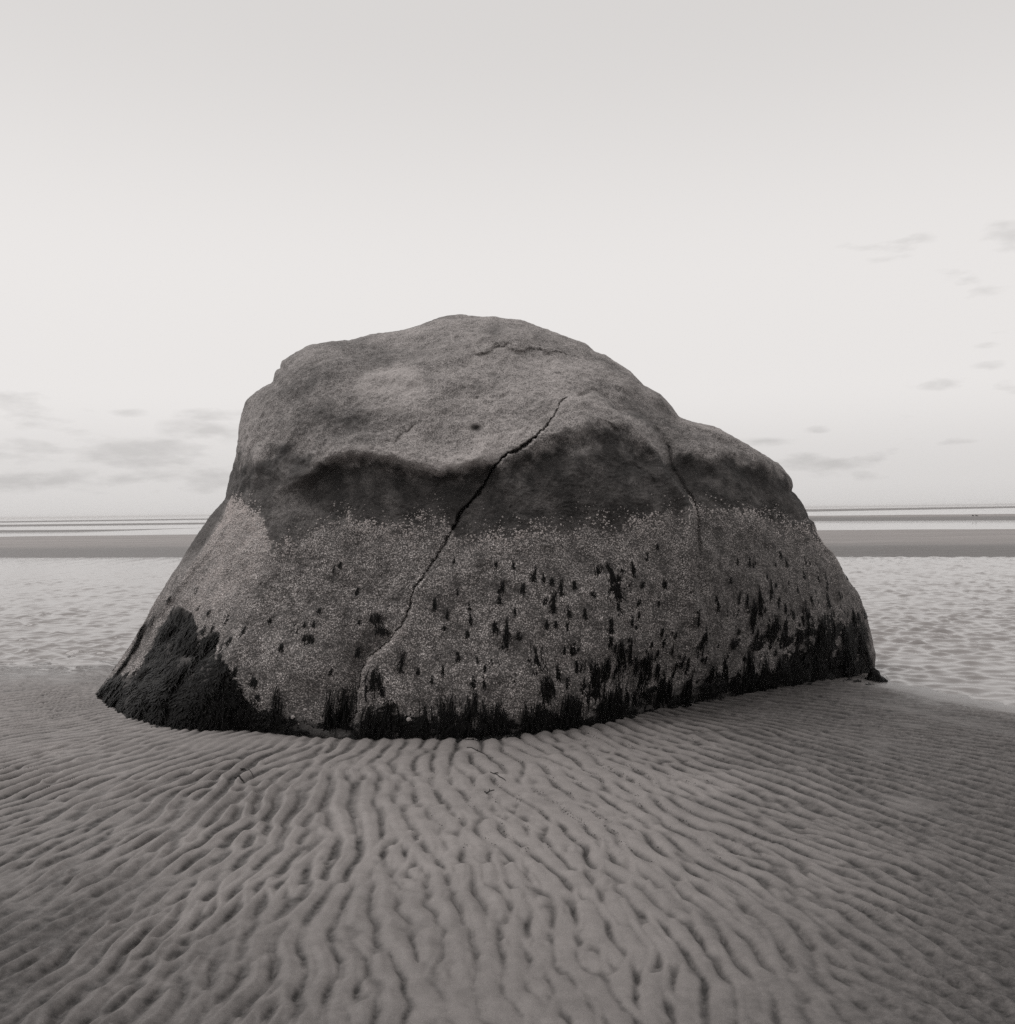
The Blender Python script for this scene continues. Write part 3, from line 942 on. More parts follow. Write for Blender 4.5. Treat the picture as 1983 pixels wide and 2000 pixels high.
    nzv = fbm(Q * 6.0 + 50, 4, .6); nz2 = fbm(Q * 16.0 + 80, 3, .6)
    soft = np.interp(Uall, [400, 600, 640, 950, 1000, 1280, 1310, 1600], [20, 22, 9, 9, 30, 26, 10, 14])
    dl = Vall - np.interp(Uall, lipv[:, 0], lipv[:, 1]) + nzv * (8 + soft * .6)
    film_shade = sstep(-soft, soft, dl)
    under = in_poly(Uall, Vall + 4 * nz2, MASS)
    # the stone between the oblique lip and the left corner is only part stained
    film_shade = film_shade * (1 - 0.45 * np.exp(-(((Uall - 560) / 45) ** 2 + ((Vall - 985) / 60) ** 2)))
    film_shade = film_shade * np.clip(0.92 + 0.22 * nzv, 0.3, 1)
    dark_shade = np.exp(-(((Uall - 690) / 90) ** 2 + ((Vall - 832) / 30) ** 2)) * .45 + np.exp(-(((Uall - 600) / 90) ** 2 + ((Vall - 770) / 80) ** 2)) * .40  # dark patches; shade of the steep upper left painted in
    dark_shade += np.exp(-(((Uall - 967) / 20) ** 2 + ((Vall - 650) / 15) ** 2)) * .5 + np.exp(-(((Uall - 930) / 10) ** 2 + ((Vall - 838) / 5) ** 2)) * .7  # shade in the hollow and the pit, put into the colour
    dark_shade += np.exp(-(((Uall - 1290) / 40) ** 2 + ((Vall - 800) / 40) ** 2)) * .25 + np.exp(-(((Uall - 760) / 150) ** 2 + ((Vall - 690) / 28) ** 2)) * .34  # shade on the dome behind the front block, painted dark
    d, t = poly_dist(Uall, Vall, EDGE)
    dark_shade += 0.42 * (d < 0) * np.exp(-np.abs(d) / 34.0) * ends(t, .15, .6)  # shade along the outer side of the block's edge, painted in
    film_shade = np.maximum(film_shade, np.clip(dark_shade * (1 + .8 * nzv), 0, 1))
    db = Vall - np.interp(Uall, barv[:, 0], barv[:, 1]) + nzv * 12 + nz2 * 12
    barn = sstep(-6, 22, db)
    d, t = poly_dist(Uall, Vall, SLAB)
    dark_slab = sstep(-2, 6, d) * (Uall < 460) * (Vall < 1165) * (1 - sstep(1060, 1165, Vall))
    barn = barn * (1 - dark_slab * .95); film_shade = np.maximum(film_shade * (1 - dark_slab), dark_slab * .75)
    film_shade = np.where(under, .95, film_shade); barn = np.where(under, .04, barn)
    foot = np.interp(Uall, [q[0] for q in CONTACT], [q[1] for q in CONTACT]) - Vall      # black stain where the tide stands longest
    stain = sstep(42, 6, foot + 14 * nzv + 10 * nz2)
    film_shade = np.maximum(film_shade, stain); barn = barn * (1 - .93 * stain)
    barn = barn * np.clip(0.88 + 0.35 * nzv, .35, 1)
    white = np.exp(-(((Uall - 470 + (Vall - 1040) * .15) / 52) ** 2 + ((Vall - 1040) / 75) ** 2)) * 1.9 + 0.75 * np.exp(-(((Uall - 415 + (Vall - 1150) * .4) / 60) ** 2 + ((Vall - 1150) / 90) ** 2))
    d, t = poly_dist(Uall, Vall, CRACK)
    white = white + 0.9 * np.exp(-((d + 7) / 9.0) ** 2) * sstep(.62, .72, t) * sstep(.9, .8, t)  # lit lip of the crack painted in as whiter crust
    white = np.clip(white * (1 + .7 * nzv), 0, 1)
    right = sstep(1340, 1380, Uall) * .5
    white = white * (1 - right)
    barn = barn * (1 - .55 * right)
    pale = 0.85 * sstep(-3, 8, -(np.hypot((Uall - 765) / 78, (Vall - 768) / 50) - 1) * 40) * np.exp(-np.maximum(Vall - 760, 0) / 45.0)
    d, t = poly_dist(Uall, Vall, LIP_L)
    pale += 0.8 * np.exp(-((d + 10) / 12.0) ** 2) * ends(t, .25, .1)  # highlight along the rim of the lip, painted pale
    pale += 0.7 * np.exp(-((poly_dist(Uall, Vall, [(880, 640), (882, 655), (885, 672)])[0]) / 2.0) ** 2)
    pale += 0.28 * np.exp(-(((Uall - 940) / 130) ** 2 + ((Vall - 800) / 60) ** 2)) + 0.3 * np.exp(-(((Uall - 1010) / 90) ** 2 + ((Vall - 655) / 25) ** 2)) + .25 * np.exp(-(((Uall - 1130) / 60) ** 2 + ((Vall - 815) / 25) ** 2))
    pale = np.clip(pale * (1 + .8 * nzv), 0, 1)
    for nm, val in (('film_shade', film_shade), ('barn', barn), ('white', white), ('pale', pale)):
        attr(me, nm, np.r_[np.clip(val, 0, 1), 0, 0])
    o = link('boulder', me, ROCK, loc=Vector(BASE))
    tag(o, 'huge cracked granite boulder, black band and barnacle crust, standing on rippled sand', 'boulder')
    nn = n.reshape(nf, NA_, 3)[:NF]
    return o, P2.reshape(nf, NA_, 3)[:NF], nn, U, V, barn.reshape(nf, NA_)[:NF], white.reshape(nf, NA_)[:NF], db.reshape(nf, NA_)[:NF], a, R, s


boulder, BP, BN, BU, BV, BBARN, BWHITE, BDB, BA, BR, BS = build_boulder()


def surf(u, v):
    """point and normal on the built boulder where the given photo point falls"""
    a = math.atan2(v - CV, u - CU)
    j = int(np.argmin(np.abs(BA - a)))
    i = int(np.argmin(np.abs(BS - math.hypot(u - CU, v - CV) / BR[j])))
    i = min(max(i, 3), BP.shape[0] - 3)
    p = BP[i, j]; n = BN[i - 3:i + 4, [(j + k) % BP.shape[1] for k in range(-3, 4)]].mean((0, 1))
    return p, n / np.linalg.norm(n)


# ------------------------------------------------------------------ barnacles: too many to count
def build_barnacles():
    rg = np.random.default_rng(21)
    P, Nn = BP, BN
    a = P[1:, :] - P[:-1, :]; b = np.roll(P, -1, 1) - P
    area = np.linalg.norm(np.cross(a, b[:-1]), axis=-1)
    db = BDB[:-1]; barn = BBARN[:-1]; white = BWHITE[:-1]; V = BV[:-1]; U = BU[:-1]
    fringe = np.exp(-np.maximum(-db, 0) / 11.0) * np.exp(-np.maximum(db - 6, 0) / 26.0) * (db > -46)
    clump = np.clip(fbm(np.stack([U.ravel() * .014, V.ravel() * .014, 0 * U.ravel()], 1), 2).reshape(U.shape) + .45, 0, 1.6)
    dens = barn * (0.42 + 0.9 * white) + 1.5 * fringe * clump
    # bare stone just right of the boundary ridge stays free
    dens *= sstep(4, 34, np.interp(U, [q[0] for q in CONTACT], [q[1] for q in CONTACT]) - V)
    dens *= np.where(U > 1350, .75, 1.0)
    slab = (poly_dist(U.ravel(), V.ravel(), SLAB)[0].reshape(U.shape) > 0) & (U < 460) & (V < 1165)
    dens *= ~slab
    dens *= ~in_poly(U.ravel(), V.ravel(), MASS).reshape(U.shape)
    w = (area * dens).ravel(); w /= w.sum()
    K = 22000
    idx = rg.choice(len(w), K, p=w)
    i, j = np.unravel_index(idx, area.shape)
    f = rg.random((K, 2))
    pos = P[i, j] + a[i, j] * f[:, :1] + b[i, j] * f[:, 1:]
    nor = Nn[i, j]
    fr = fringe[i, j]
    rad = 0.0038 + 0.0045 * rg.random(K) ** 2 + 0.0028 * fr * rg.random(K)
    hgt = rad * rg.uniform(.55, 1.0, K)
    tone = np.clip(0.46 + 0.45 * fr + 0.35 * white[i, j] + rg.normal(0, .18, K) - .18 * (U[i, j] > 1350), 0.05, 1)
    ref = np.where(np.abs(nor[:, 2:3]) < .9, np.array([[0, 0, 1.0]]), np.array([[1.0, 0, 0]]))
    t1 = np.cross(nor, ref); t1 /= np.linalg.norm(t1, axis=1)[:, None]; t2 = np.cross(nor, t1)
    M = 5
    rot = rg.random(K) * 6.28
    verts = np.zeros((K, 2 * M + 1, 3)); tn = np.zeros((K, 2 * M + 1))
    for k in range(M):
        an = rot + k * 2 * math.pi / M
        dr = t1 * np.cos(an)[:, None] + t2 * np.sin(an)[:, None]
        verts[:, k] = pos + dr * rad[:, None] - nor * 0.003
        verts[:, M + k] = pos + dr * (rad * .5)[:, None] + nor * hgt[:, None]
        tn[:, k] = tone * .75; tn[:, M + k] = tone
    verts[:, 2 * M] = pos + nor * (hgt * .55)[:, None]; tn[:, 2 * M] = tone * .25
    fs = []
    for k in range(M):
        k2 = (k + 1) % M
        fs += [(k, k2, M + k2), (k, M + k2, M + k), (M + k, M + k2, 2 * M)]
    fs = np.array(fs)
    faces = (np.arange(K)[:, None, None] * (2 * M + 1) + fs[None]).reshape(-1, 3)
    me = mesh_np('barnacles', verts.reshape(-1, 3) - BASE, faces, False)
    attr(me, 'tone', tn.ravel())
    o = link('barnacles', me, BARN, boulder)
    tag(o, 'pale crust of small barnacles', kind='stuff')


build_barnacles()


# ------------------------------------------------------------------ rockweed
def frond_strip(p0, length, width, rg, lean, out, nseg=6):
    """one hanging blade: ribbon points in clump space (x across, y off the rock, z down negative)"""
    pts = []
    x, y, z = p0
    ph = rg.uniform(0, 6.28)
    for k in range(nseg + 1):
        t = k / nseg
        pts.append((x + lean * t * length + 0.05 * math.sin(ph + 5 * t), y + out * math.sin(min(1, t * 1.3) * 1.9) * (1 - .25 * t), z - length * t))
    vs, fs = [], []
    tw = rg.uniform(-.7, .7)
    for k, q in enumerate(pts):
        t = k / nseg
        w = width * (0.35 + 1.1 * math.sin(min(1, t * 1.05 + .08) * math.pi * .8)) * rg.uniform(.7, 1.25)
        c, s_ = math.cos(tw + t), math.sin(tw + t)
        vs += [(q[0] - w * c, q[1] - w * s_ * .5, q[2]), (q[0] + w * c, q[1] + w * s_ * .5, q[2])]
    for k in range(nseg):
        fs.append((2 * k, 2 * k + 1, 2 * k + 3, 2 * k + 2))
    return vs, fs, pts


def clump_mesh(seed, nfr, wide, wid=0.035):
    rg = random.Random(seed)
    V, F = [], []

    def add(vs, fs):
        o = len(V); V.extend(vs); F.extend([tuple(i + o for i in f) for f in fs])
    for k in range(nfr):
        x0 = rg.gauss(0, wide); z0 = rg.uniform(-.5, .06) - abs(x0) * .35
        L = rg.uniform(.45, 1.0)
        vs, fs, pts = frond_strip((x0, rg.uniform(0, .05), z0), L, wid * rg.uniform(.7, 1.3), rg, rg.gauss(0, .12), rg.uniform(.06, .26))
        add(vs, fs)
        for b in range(2):
            q = pts[rg.randint(2, 4)]
            vs, fs, _ = frond_strip(q, rg.uniform(.15, .35), wid * .8, rg, rg.choice((-1, 1)) * rg.uniform(.3, .9), rg.uniform(.02, .12), 3)
            add(vs, fs)
    for k in range(nfr):                                  # thin stray blades soften the outline
        vs, fs, _ = frond_strip((rg.gauss(0, wide * 1.7), 0.02, rg.uniform(-.5, .15)), rg.uniform(.2, .6), wid * .4, rg, rg.gauss(0, .3), rg.uniform(.03, .12), 4)
        add(vs, fs)
    return mesh_np('seaweed_clump', V, F, False)


CL_THIN = [clump_mesh(100 + k, 9, .07, .045) for k in range(4)]
CL_WIDE = [clump_mesh(200 + k, 20, .22, .035) for k in range(5)]
CL_TUFT = [clump_mesh(300 + k, 30, .30, .026) for k in range(4)]
for me_ in CL_THIN + CL_WIDE + CL_TUFT:
    me_.materials.append(WEED)
n_clump = 0


def px_m(p):
    return p[1] / FPX


def place_clump(me, p, n, length, width, depth, tilt=0.0):
    global n_clump
    n = Vector(n).normalized()
    up = Vector((0, 0, 1)); z = (up - n * up.dot(n))
    z = z.normalized() if z.length > 1e-3 else Vector((1, 0, 0))
    x = n.cross(z).normalized() * -1
    x = z.cross(n).normalized() * -1 if False else n.cross(z).normalized()
    x = -x
    if tilt:
        z2 = z * math.cos(tilt) + x * math.sin(tilt); x = (x * math.cos(tilt) - z * math.sin(tilt)); z = z2
    m3 = Matrix((x * width, n * depth, z * length)).transposed()
    o = bpy.data.objects.new('seaweed_clump', me)
    COL.objects.link(o)
    o.parent = boulder
    M4 = m3.to_4x4(); M4.translation = Vector(p) - Vector(BASE)
    o.matrix_local = M4
    n_clump += 1
    return o


HANG = [  # separate hanging tufts: u, v of the upper end, length px, width px
    (1190, 1092, 62, 34), (1208, 1130, 22, 12), (1215, 1095, 30, 10), (1172, 1098, 20, 12), (1235, 1095, 26, 8), (982, 1130, 22, 8), (1022, 1136, 18, 8), (1040, 1118, 14, 8), (1060, 1120, 16, 6),
    (975, 1160, 14, 9), (1108, 1180, 18, 10), (873, 1185, 16, 7), (918, 1195, 22, 6), (965, 1205, 22, 10), (990, 1205, 50, 10), (1013, 1232, 12, 6), (912, 1228, 14, 8), (1085, 1212, 12, 7), (1185, 1232, 22, 9),
    (787, 1268, 32, 10), (930, 1275, 34, 7), (957, 1285, 18, 8), (948, 1292, 26, 6), (972, 1288, 26, 7), (1050, 1252, 48, 16), (1102, 1260, 14, 5), (1008, 1315, 12, 6), (1066, 1316, 40, 18), (1107, 1318, 20, 9),
    (1160, 1280, 66, 30), (1205, 1240, 50, 12), (1226, 1240, 40, 10), (1264, 1262, 60, 20), (1238, 1275, 30, 10), (1290, 1290, 30, 10), (1185, 1275, 40, 12), (1300, 1238, 16, 8), (1320, 1232, 10, 6), (1345, 1280, 30, 8),
    (1288, 1060, 10, 5), (1296, 1130, 14, 7), (1205, 1140, 20, 9), (1268, 1075, 14, 8), (1294, 1222, 16, 7), (1330, 1085, 12, 5), (1245, 1170, 12, 5),
    (1528, 1072, 14, 6), (1485, 1142, 50, 11), (1508, 1152, 22, 7), (1450, 1155, 18, 7), (1430, 1125, 10, 6), (1475, 1165, 44, 16), (1400, 1160, 18, 8), (1422, 1190, 16, 7), (1568, 1165, 42, 9), (1580, 1200, 26, 10), (1612, 1155, 22, 8),
    (1537, 1175, 24, 8), (1515, 1195, 30, 14), (1550, 1190, 14, 8), (1600, 1195, 60, 16), (1535, 1220, 34, 14), (1505, 1235, 22, 7), (1465, 1258, 70, 22), (1430, 1245, 16, 7), (1560, 1225, 24, 12), (1575, 1245, 30, 16), (1625, 1200, 36, 18), (1640, 1220, 40, 16),
    (1375, 1215, 28, 12), (1370, 1240, 18, 10), (1335, 1275, 20, 8), (1395, 1290, 32, 12), (1425, 1290, 44, 16), (1490, 1275, 50, 22), (1520, 1270, 40, 16), (1552, 1270, 50, 18), (1590, 1260, 60, 20), (1620, 1255, 50, 22), (1650, 1245, 60, 20), (1660, 1180, 40, 10), (1672, 1215, 50, 16), (1685, 1235, 50, 14), (1655, 1285, 30, 22), (1600, 1290, 28, 16), (1565, 1295, 26, 18),
    (575, 1215, 14, 9), (613, 1210, 12, 8), (608, 1235, 20, 14), (555, 1255, 14, 9), (595, 1240, 12, 7), (625, 1185, 10, 8), (735, 1195, 20, 12), (745, 1218, 16, 18), (758, 1180, 10, 6), (725, 1195, 14, 7), (700, 1210, 8, 6), (530, 1205, 10, 6), (480, 1240, 10, 8), (465, 1300, 12, 8),
    (726, 1300, 40, 22), (745, 1325, 24, 10), (550, 1330, 50, 16), (650, 1325, 90, 14), (680, 1325, 80, 24), (665, 1360, 60, 26), (722, 1370, 55, 20), (760, 1360, 60, 18), (738, 1380, 46, 22), (775, 1375, 50, 12), (640, 1375, 46, 22),
    (832, 1362, 60, 18), (865, 1348, 70, 22), (885, 1350, 60, 18), (915, 1350, 70, 18), (945, 1362, 60, 20), (970, 1365, 60, 20), (925, 1340, 40, 10), (900, 1385, 45, 20), (850, 1390, 40, 14), (990, 1390, 40, 14), (1028, 1368, 52, 14), (1050, 1362, 60, 22), (1070, 1372, 50, 18),
    (1108, 1345, 66, 22), (1125, 1350, 50, 14), (1090, 1385, 32, 14), (1190, 1335, 66, 22), (1212, 1310, 80, 24), (1175, 1350, 50, 14), (1230, 1340, 44, 16), (1250, 1345, 36, 14), (1300, 1305, 55, 18), (1316, 1320, 50, 14), (1275, 1350, 26, 18), (1345, 1325, 36, 16), (1355, 1300, 50, 10), (1385, 1310, 44, 16), (1410, 1305, 40, 14), (1440, 1310, 34, 22), (1460, 1300, 40, 18), (1480, 1312, 26, 20), (1510, 1305, 26, 18), (1535, 1300, 26, 16),
    (505, 1380, 34, 18), (535, 1385, 30, 18), (490, 1370, 40, 16), (560, 1395, 26, 18), (590, 1398, 30, 18), (612, 1390, 40, 16)]
rg_ = random.Random(77)
for (u, v, ln, wd) in HANG:
    p, n = surf(u, v + ln * .12)
    k = px_m(p)
    thin = wd < 12
    me_ = rg_.choice(CL_THIN) if thin else rg_.choice(CL_WIDE)
    place_clump(me_, p + n * 0.002, n, ln * k * 1.15, (wd * k * 2.3 if thin else wd * k * 1.6), max(0.03, min(0.16, ln * k * .5)), rg_.uniform(-.12, .12))



def mass_points(count, rg, grow=0):
    out = []
    while len(out) < count:
        u, v = rg.uniform(190, 495), rg.uniform(1180, 1415)
        if in_poly(np.array([u]), np.array([v]), MASS)[0]:
            out.append((u, v))
    return out


scat = 0
while scat < 58:                                          # small tufts dotted over the barnacle face, thicker to the right and low down
    u, v = rg_.uniform(480, 1690), rg_.uniform(1075, 1330)
    chance = 0.05 + 0.5 * sstep(700, 1500, u) * sstep(1070, 1300, v) + 0.35 * sstep(1350, 1500, u)
    if rg_.random() > chance or v > np.interp(u, [400, 600, 1200, 1700], [1380, 1400, 1380, 1300]):
        continue
    scat += 1
    p, n = surf(u, v)
    k = px_m(p)
    ln = rg_.choice((9, 12, 14, 18, 22, 30)) * rg_.uniform(.8, 1.2)
    place_clump(rg_.choice(CL_THIN), p + n * 0.002, n, ln * k, rg_.uniform(12, 26) * k, max(.02, ln * k * .4), rg_.uniform(-.15, .15))
for (u, v) in mass_points(50, rg_):
    p, n = surf(u, v)
    k = px_m(p)
    place_clump(rg_.choice(CL_TUFT), p + n * 0.004, n, rg_.uniform(30, 54) * k, rg_.uniform(26, 44) * k, rg_.uniform(.04, .075), rg_.uniform(-.16, .16))
for t_ in np.linspace(0, 1, 8):                              # dark fringe along the far left edge
    u, v = 287 - 48 * t_, 1212 + 92 * t_
    p, n = surf(u, v)
    place_clump(rg_.choice(CL_TUFT), p + n * 0.004, n, 24 * px_m(p), 22 * px_m(p), .09)


def build_mat():
    """the dense remainder of the weed, joined"""
    rg = random.Random(5)
    V, F = [], []

    def bake(me, p, n, length, width, depth, tilt):
        n = Vector(n).normalized(); up = Vector((0, 0, 1)); z = (up - n * up.dot(n)).normalized(); x = -n.cross(z).normalized()
        z2 = z * math.cos(tilt) + x * math.sin(tilt); x = (x * math.cos(tilt) - z * math.sin(tilt)); z = z2
        co = np.zeros(len(me.vertices) * 3, np.float32); me.vertices.foreach_get('co', co); co = co.reshape(-1, 3)
        B = np.array([list(x * width), list(n * depth), list(z * length)])
        o = sum(len(q) for q in V)
        V.append(co @ B + (np.array(p) - BASE)[None])
        fi = np.zeros(len(me.polygons) * 4, np.int32); me.polygons.foreach_get('vertices', fi)
        F.append(fi.reshape(-1, 4) + o)
    for (u, v) in mass_points(620, rg):
        p, n = surf(u, v)
        k = px_m(p)
        bake(rg.choice(CL_THIN), p, n, rg.uniform(20, 44) * k, rg.uniform(50, 90) * k, rg.uniform(.03, .06), rg.uniform(-.2, .2))
    for (u, v) in mass_points(420, rg):                   # ragged margin
        u += rg.gauss(0, 22); v += rg.gauss(-6, 20)
        if in_poly(np.array([u]), np.array([v]), MASS)[0] or v > 1400:
            continue
        p, n = surf(u, v)
        k = px_m(p)
        bake(rg.choice(CL_THIN), p, n, rg.uniform(10, 26) * k, rg.uniform(14, 40) * k, rg.uniform(.02, .04), rg.uniform(-.15, .15))
    C = np.array(CONTACT, float)
    for k in range(210):                                  # short weed all along the foot
        u = rg.uniform(215, 1700)
        v = np.interp(u, C[:, 0], C[:, 1]) - abs(rg.gauss(0, 16)) - 4 - (18 * rg.random() if u > 1350 else 0)
        p, n = surf(u, v)
        kk = px_m(p)
        bake(rg.choice(CL_THIN), p, n, rg.uniform(12, 34) * kk, rg.uniform(40, 80) * kk, rg.uniform(.03, .09), rg.uniform(-.3, .3))
    for k in range(150):                                  # right shoulder, thick with short weed
        u = rg.uniform(1440, 1690); v = rg.uniform(1190, 1315)
        if rg.random() > sstep(1440, 1640, u) * .8 + .2:
            continue
        p, n = surf(u, v)
        kk = px_m(p)
        bake(rg.choice(CL_THIN), p, n, rg.uniform(12, 34) * kk, rg.uniform(40, 80) * kk, rg.uniform(.02, .05), rg.uniform(-.2, .2))
    for k in range(150):                                  # ends of weed lying out over the ripples along the foot
        u = rg.choice((rg.uniform(230, 1690), rg.gauss(420, 90), rg.gauss(900, 160), rg.gauss(1450, 130)))
        u = min(max(u, 215), 1695)
        v = np.interp(u, C[:, 0], C[:, 1]) + rg.uniform(-4, 5)
        q = on_level([u], [v], 0.0)[0]
        q[2] = float(sand_z(np.array([q[0]]), np.array([q[1]]))[0]) + 0.012
        kk = px_m(q)
        side = (u - 900) / 1500.0
        bake(rg.choice(CL_THIN), q, (side * .6, -.62, .62), rg.uniform(9, 24) * kk, rg.uniform(25, 60) * kk, rg.uniform(.015, .035), rg.uniform(-.5, .5))
    n_ = 0
    while n_ < 190:                                       # thin streaks of young weed over the barnacles
        u = rg.uniform(520, 1690); v = rg.uniform(1080, 1320)
        if rg.random() > 0.06 + 0.5 * sstep(750, 1500, u) * sstep(1080, 1300, v) + 0.3 * sstep(1370, 1520, u):
            continue
        if v > np.interp(u, C[:, 0], C[:, 1]) - 12:
            continue
        n_ += 1
        p, n = surf(u, v)
        kk = px_m(p)
        bake(rg.choice(CL_THIN), p, n, rg.uniform(7, 26) * kk, rg.uniform(8, 20) * kk, rg.uniform(.015, .03), rg.uniform(-.12, .12))
    me = mesh_np('seaweed_mat', np.vstack(V), np.vstack(F), False)
    tag(link('seaweed_mat', me, WEED, boulder), 'dense black rockweed matted over the foot of the rock', kind='stuff')


build_mat()


# ------------------------------------------------------------------ small stone at the right foot
def lump_mesh(name, rx, ry, rz, seed, n=26, m2=18, rough=.12):
    th = np.linspace(0, 2 * math.pi, n, endpoint=False); ph = np.linspace(0.02, math.pi - .02, m2)
    T, Ph = np.meshgrid(th, ph)
    D = np.stack([np.sin(Ph) * np.cos(T), np.sin(Ph) * np.sin(T), np.cos(Ph)], -1).reshape(-1, 3)
    r = 1 + rough * 1.6 * fbm(D * 1.7 + seed, 3)
    return mesh_np(name, D * r[:, None] * np.array([[rx, ry, rz]]), grid_faces(m2, n, True))


q = at_depth([1709], [1331], [8.3])[0]
me_ = lump_mesh('stone', .065, .10, .13, 4.0)
for nm in ('film_shade', 'barn', 'white', 'pale'):
    attr(me_, nm, np.full(len(me_.vertices), 0.9 if nm == 'film_shade' else 0.0))
stone = link('stone', me_, WEED, loc=Vector((q[0], q[1], q[2] - .02)))
tag(stone, 'small weed covered stone at the right foot of the boulder by the water', 'stone')
for k in range(7):
    o = bpy.data.objects.new('seaweed_clump', CL_TUFT[k % 4])
    COL.objects.link(o); o.parent = stone
    an = math.pi + k * 0.52
    n = Vector((math.cos(an), math.sin(an), .8)).normalized()
    z = (Vector((0, 0, 1)) - n * n.z).normalized(); x = -n.cross(z)
    M4 = Matrix((x * .10, n * .05, z * .12)).transposed().to_4x4(); M4.translation = Vector((n.x * .05, n.y * .08, n.z * .10 + .02))
    o.matrix_local = M4


# ------------------------------------------------------------------ snails on the foot of the boulder
def snail(u, v, r, label):
    p, n = surf(u, v)
    V, F = [], []
    turns, seg, rs = 2.6, 30, 8
    for k in range(seg + 1):
        t = k / seg
        a = t * turns * 2 * math.pi; R_ = (1 - t) ** 1.15
        cx, cy, cz = .55 * R_ * math.cos(a), .55 * R_ * math.sin(a), 1.05 * (1 - R_)
        for j in range(rs):
            b = j * 2 * math.pi / rs
            V.append((cx + .5 * R_ * math.cos(b) * math.cos(a), cy + .5 * R_ * math.cos(b) * math.sin(a), cz + .5 * R_ * math.sin(b)))
    me = mesh_np('snail_shell', np.array(V) * r, grid_faces(seg + 1, rs, True))
    o = link('snail_shell', me, SHELL, loc=Vector(p + n * r * .45))
    o.rotation_euler = Vector(n).to_track_quat('Z', 'Y').to_euler()
    tag(o, label, 'shell', 'snail shells on the foot of the boulder')


snail(577, 1401, .017, 'pale round snail shell low on the boulder, leftmost of the three')
snail(596, 1386, .015, 'pale snail shell on the boulder, middle and highest of the three')
snail(797, 1405, .018, 'pale snail shell low on the boulder right of the long crack')


# ------------------------------------------------------------------ strands of weed and twigs on the sand
def sand_point(u, v):
    p = on_level([u], [v], 0.0)[0]
    for _ in range(4):
        z = float(sand_z(np.array([p[0]]), np.array([p[1]]))[0])
        p = on_level([u], [v], z)[0]
    return p


def ribbon_on_sand(name, pts, width, mat, label, cat, side=0, seed=1, group=None, thick=0.006):
    """flattened tube lying along the sand through photo points, with short side sprigs"""
    rg = random.Random(seed)
    W = np.array([sand_point(*q) for q in pts])
    o3 = W.mean(0)
    V, F = [], []

    def tube(path, w):
        n = len(path)
        base = len(V)
        for k in range(n):
            t = k / (n - 1)
            d = path[min(k + 1, n - 1)] - path[max(k - 1, 0)]; d = d / (np.linalg.norm(d) + 1e-9)
            sd = np.cross(d, [0, 0, 1.0]); sd /= np.linalg.norm(sd) + 1e-9
            ww = w * (0.3 + 0.7 * math.sin(math.pi * min(.95, max(.08, t)))) * rg.uniform(.8, 1.2)
            for an in range(6):
                b = an * math.pi / 3
                V.append(path[k] + sd * ww * math.cos(b) + np.array([0, 0, 1]) * (thick * math.sin(b) + thick * .8))
        for k in range(n - 1):
            for an in range(6):
                a2 = (an + 1) % 6
                F.append((base + k * 6 + an, base + k * 6 + a2, base + (k + 1) * 6 + a2, base + (k + 1) * 6 + an))

    def follow(P, n):
        P = np.asarray(P)
        L = np.r_[0, np.cumsum(np.linalg.norm(np.diff(P, axis=0), axis=1))]
        s = np.linspace(0, L[-1], n)
        Q = np.stack([np.interp(s, L, P[:, c]) for c in range(3)], 1)
        Q[:, :2] += np.array([[rg.gauss(0, width * .35), rg.gauss(0, width * .35)] for _ in range(n)])
        Q[:, 2] = np.maximum(sand_z(Q[:, 0], Q[:, 1]), Q[:, 2] * 0 - 9) + 0.001
        return Q
    main = follow(W, 14)
    tube(main, width)
    for k in range(side):
        q0 = main[rg.randint(1, 12)]
        an = rg.uniform(0, 6.28); L = rg.uniform(.03, .09)
        tube(follow([q0, q0 + np.array([math.cos(an) * L, math.sin(an) * L, 0])], 6), width * .7)
    me = mesh_np(name, np.array(V) - o3, F)
    o = link(name, me, mat, loc=Vector(o3))
    tag(o, label, cat, group)
    return o


ribbon_on_sand('seaweed_strand', [(1298, 1368), (1320, 1371), (1336, 1376), (1350, 1380)], .013, WEED, 'black strand of seaweed on the sand at the foot of the boulder, right of centre', 'seaweed', 8, 1, 'loose weed on the sand', .010)
ribbon_on_sand('seaweed_strand', [(1440, 1345), (1470, 1342), (1490, 1339), (1504, 1337)], .013, WEED, 'black strand of seaweed trailing on sand under the right face of the boulder', 'seaweed', 9, 2, 'loose weed on the sand', .012)
ribbon_on_sand('seaweed_strand', [(300, 1413), (330, 1418), (350, 1416), (365, 1421)], .012, WEED, 'black weed strand on sand before the thick weed of the left foot', 'seaweed', 8, 3, 'loose weed on the sand', .010)
ribbon_on_sand('seaweed_strand', [(585, 1430), (600, 1434), (640, 1433), (660, 1436)], .012, WEED, 'black weed strand on the sand just left of the foot of the crack', 'seaweed', 8, 4, 'loose weed on the sand', .010)
ribbon_on_sand('seaweed_strand', [(712, 1438), (735, 1442), (755, 1440)], .012, WEED, 'black weed strand on the sand just right of the foot of the crack', 'seaweed', 8, 5, 'loose weed on the sand', .010)
ribbon_on_sand('twig', [(458, 1515), (466, 1519), (477, 1521)], .0035, TWIG, 'dark thick twig end lying among crumbled sand on the left', 'twig', 0, 6, 'twigs on the sand', .006)
ribbon_on_sand('twig', [(470, 1505), (478, 1502), (488, 1506), (496, 1512)], .0013, TWIG, 'thin curved dark twig arching beside the thick twig on the left', 'twig', 1, 7, 'twigs on the sand', .003)
ribbon_on_sand('twig', [(912, 1461), (930, 1468), (952, 1476)], .0014, TWIG, 'thin dark twig in a ripple trough close below the boulder', 'twig', 1, 8, 'twigs on the sand', .003)
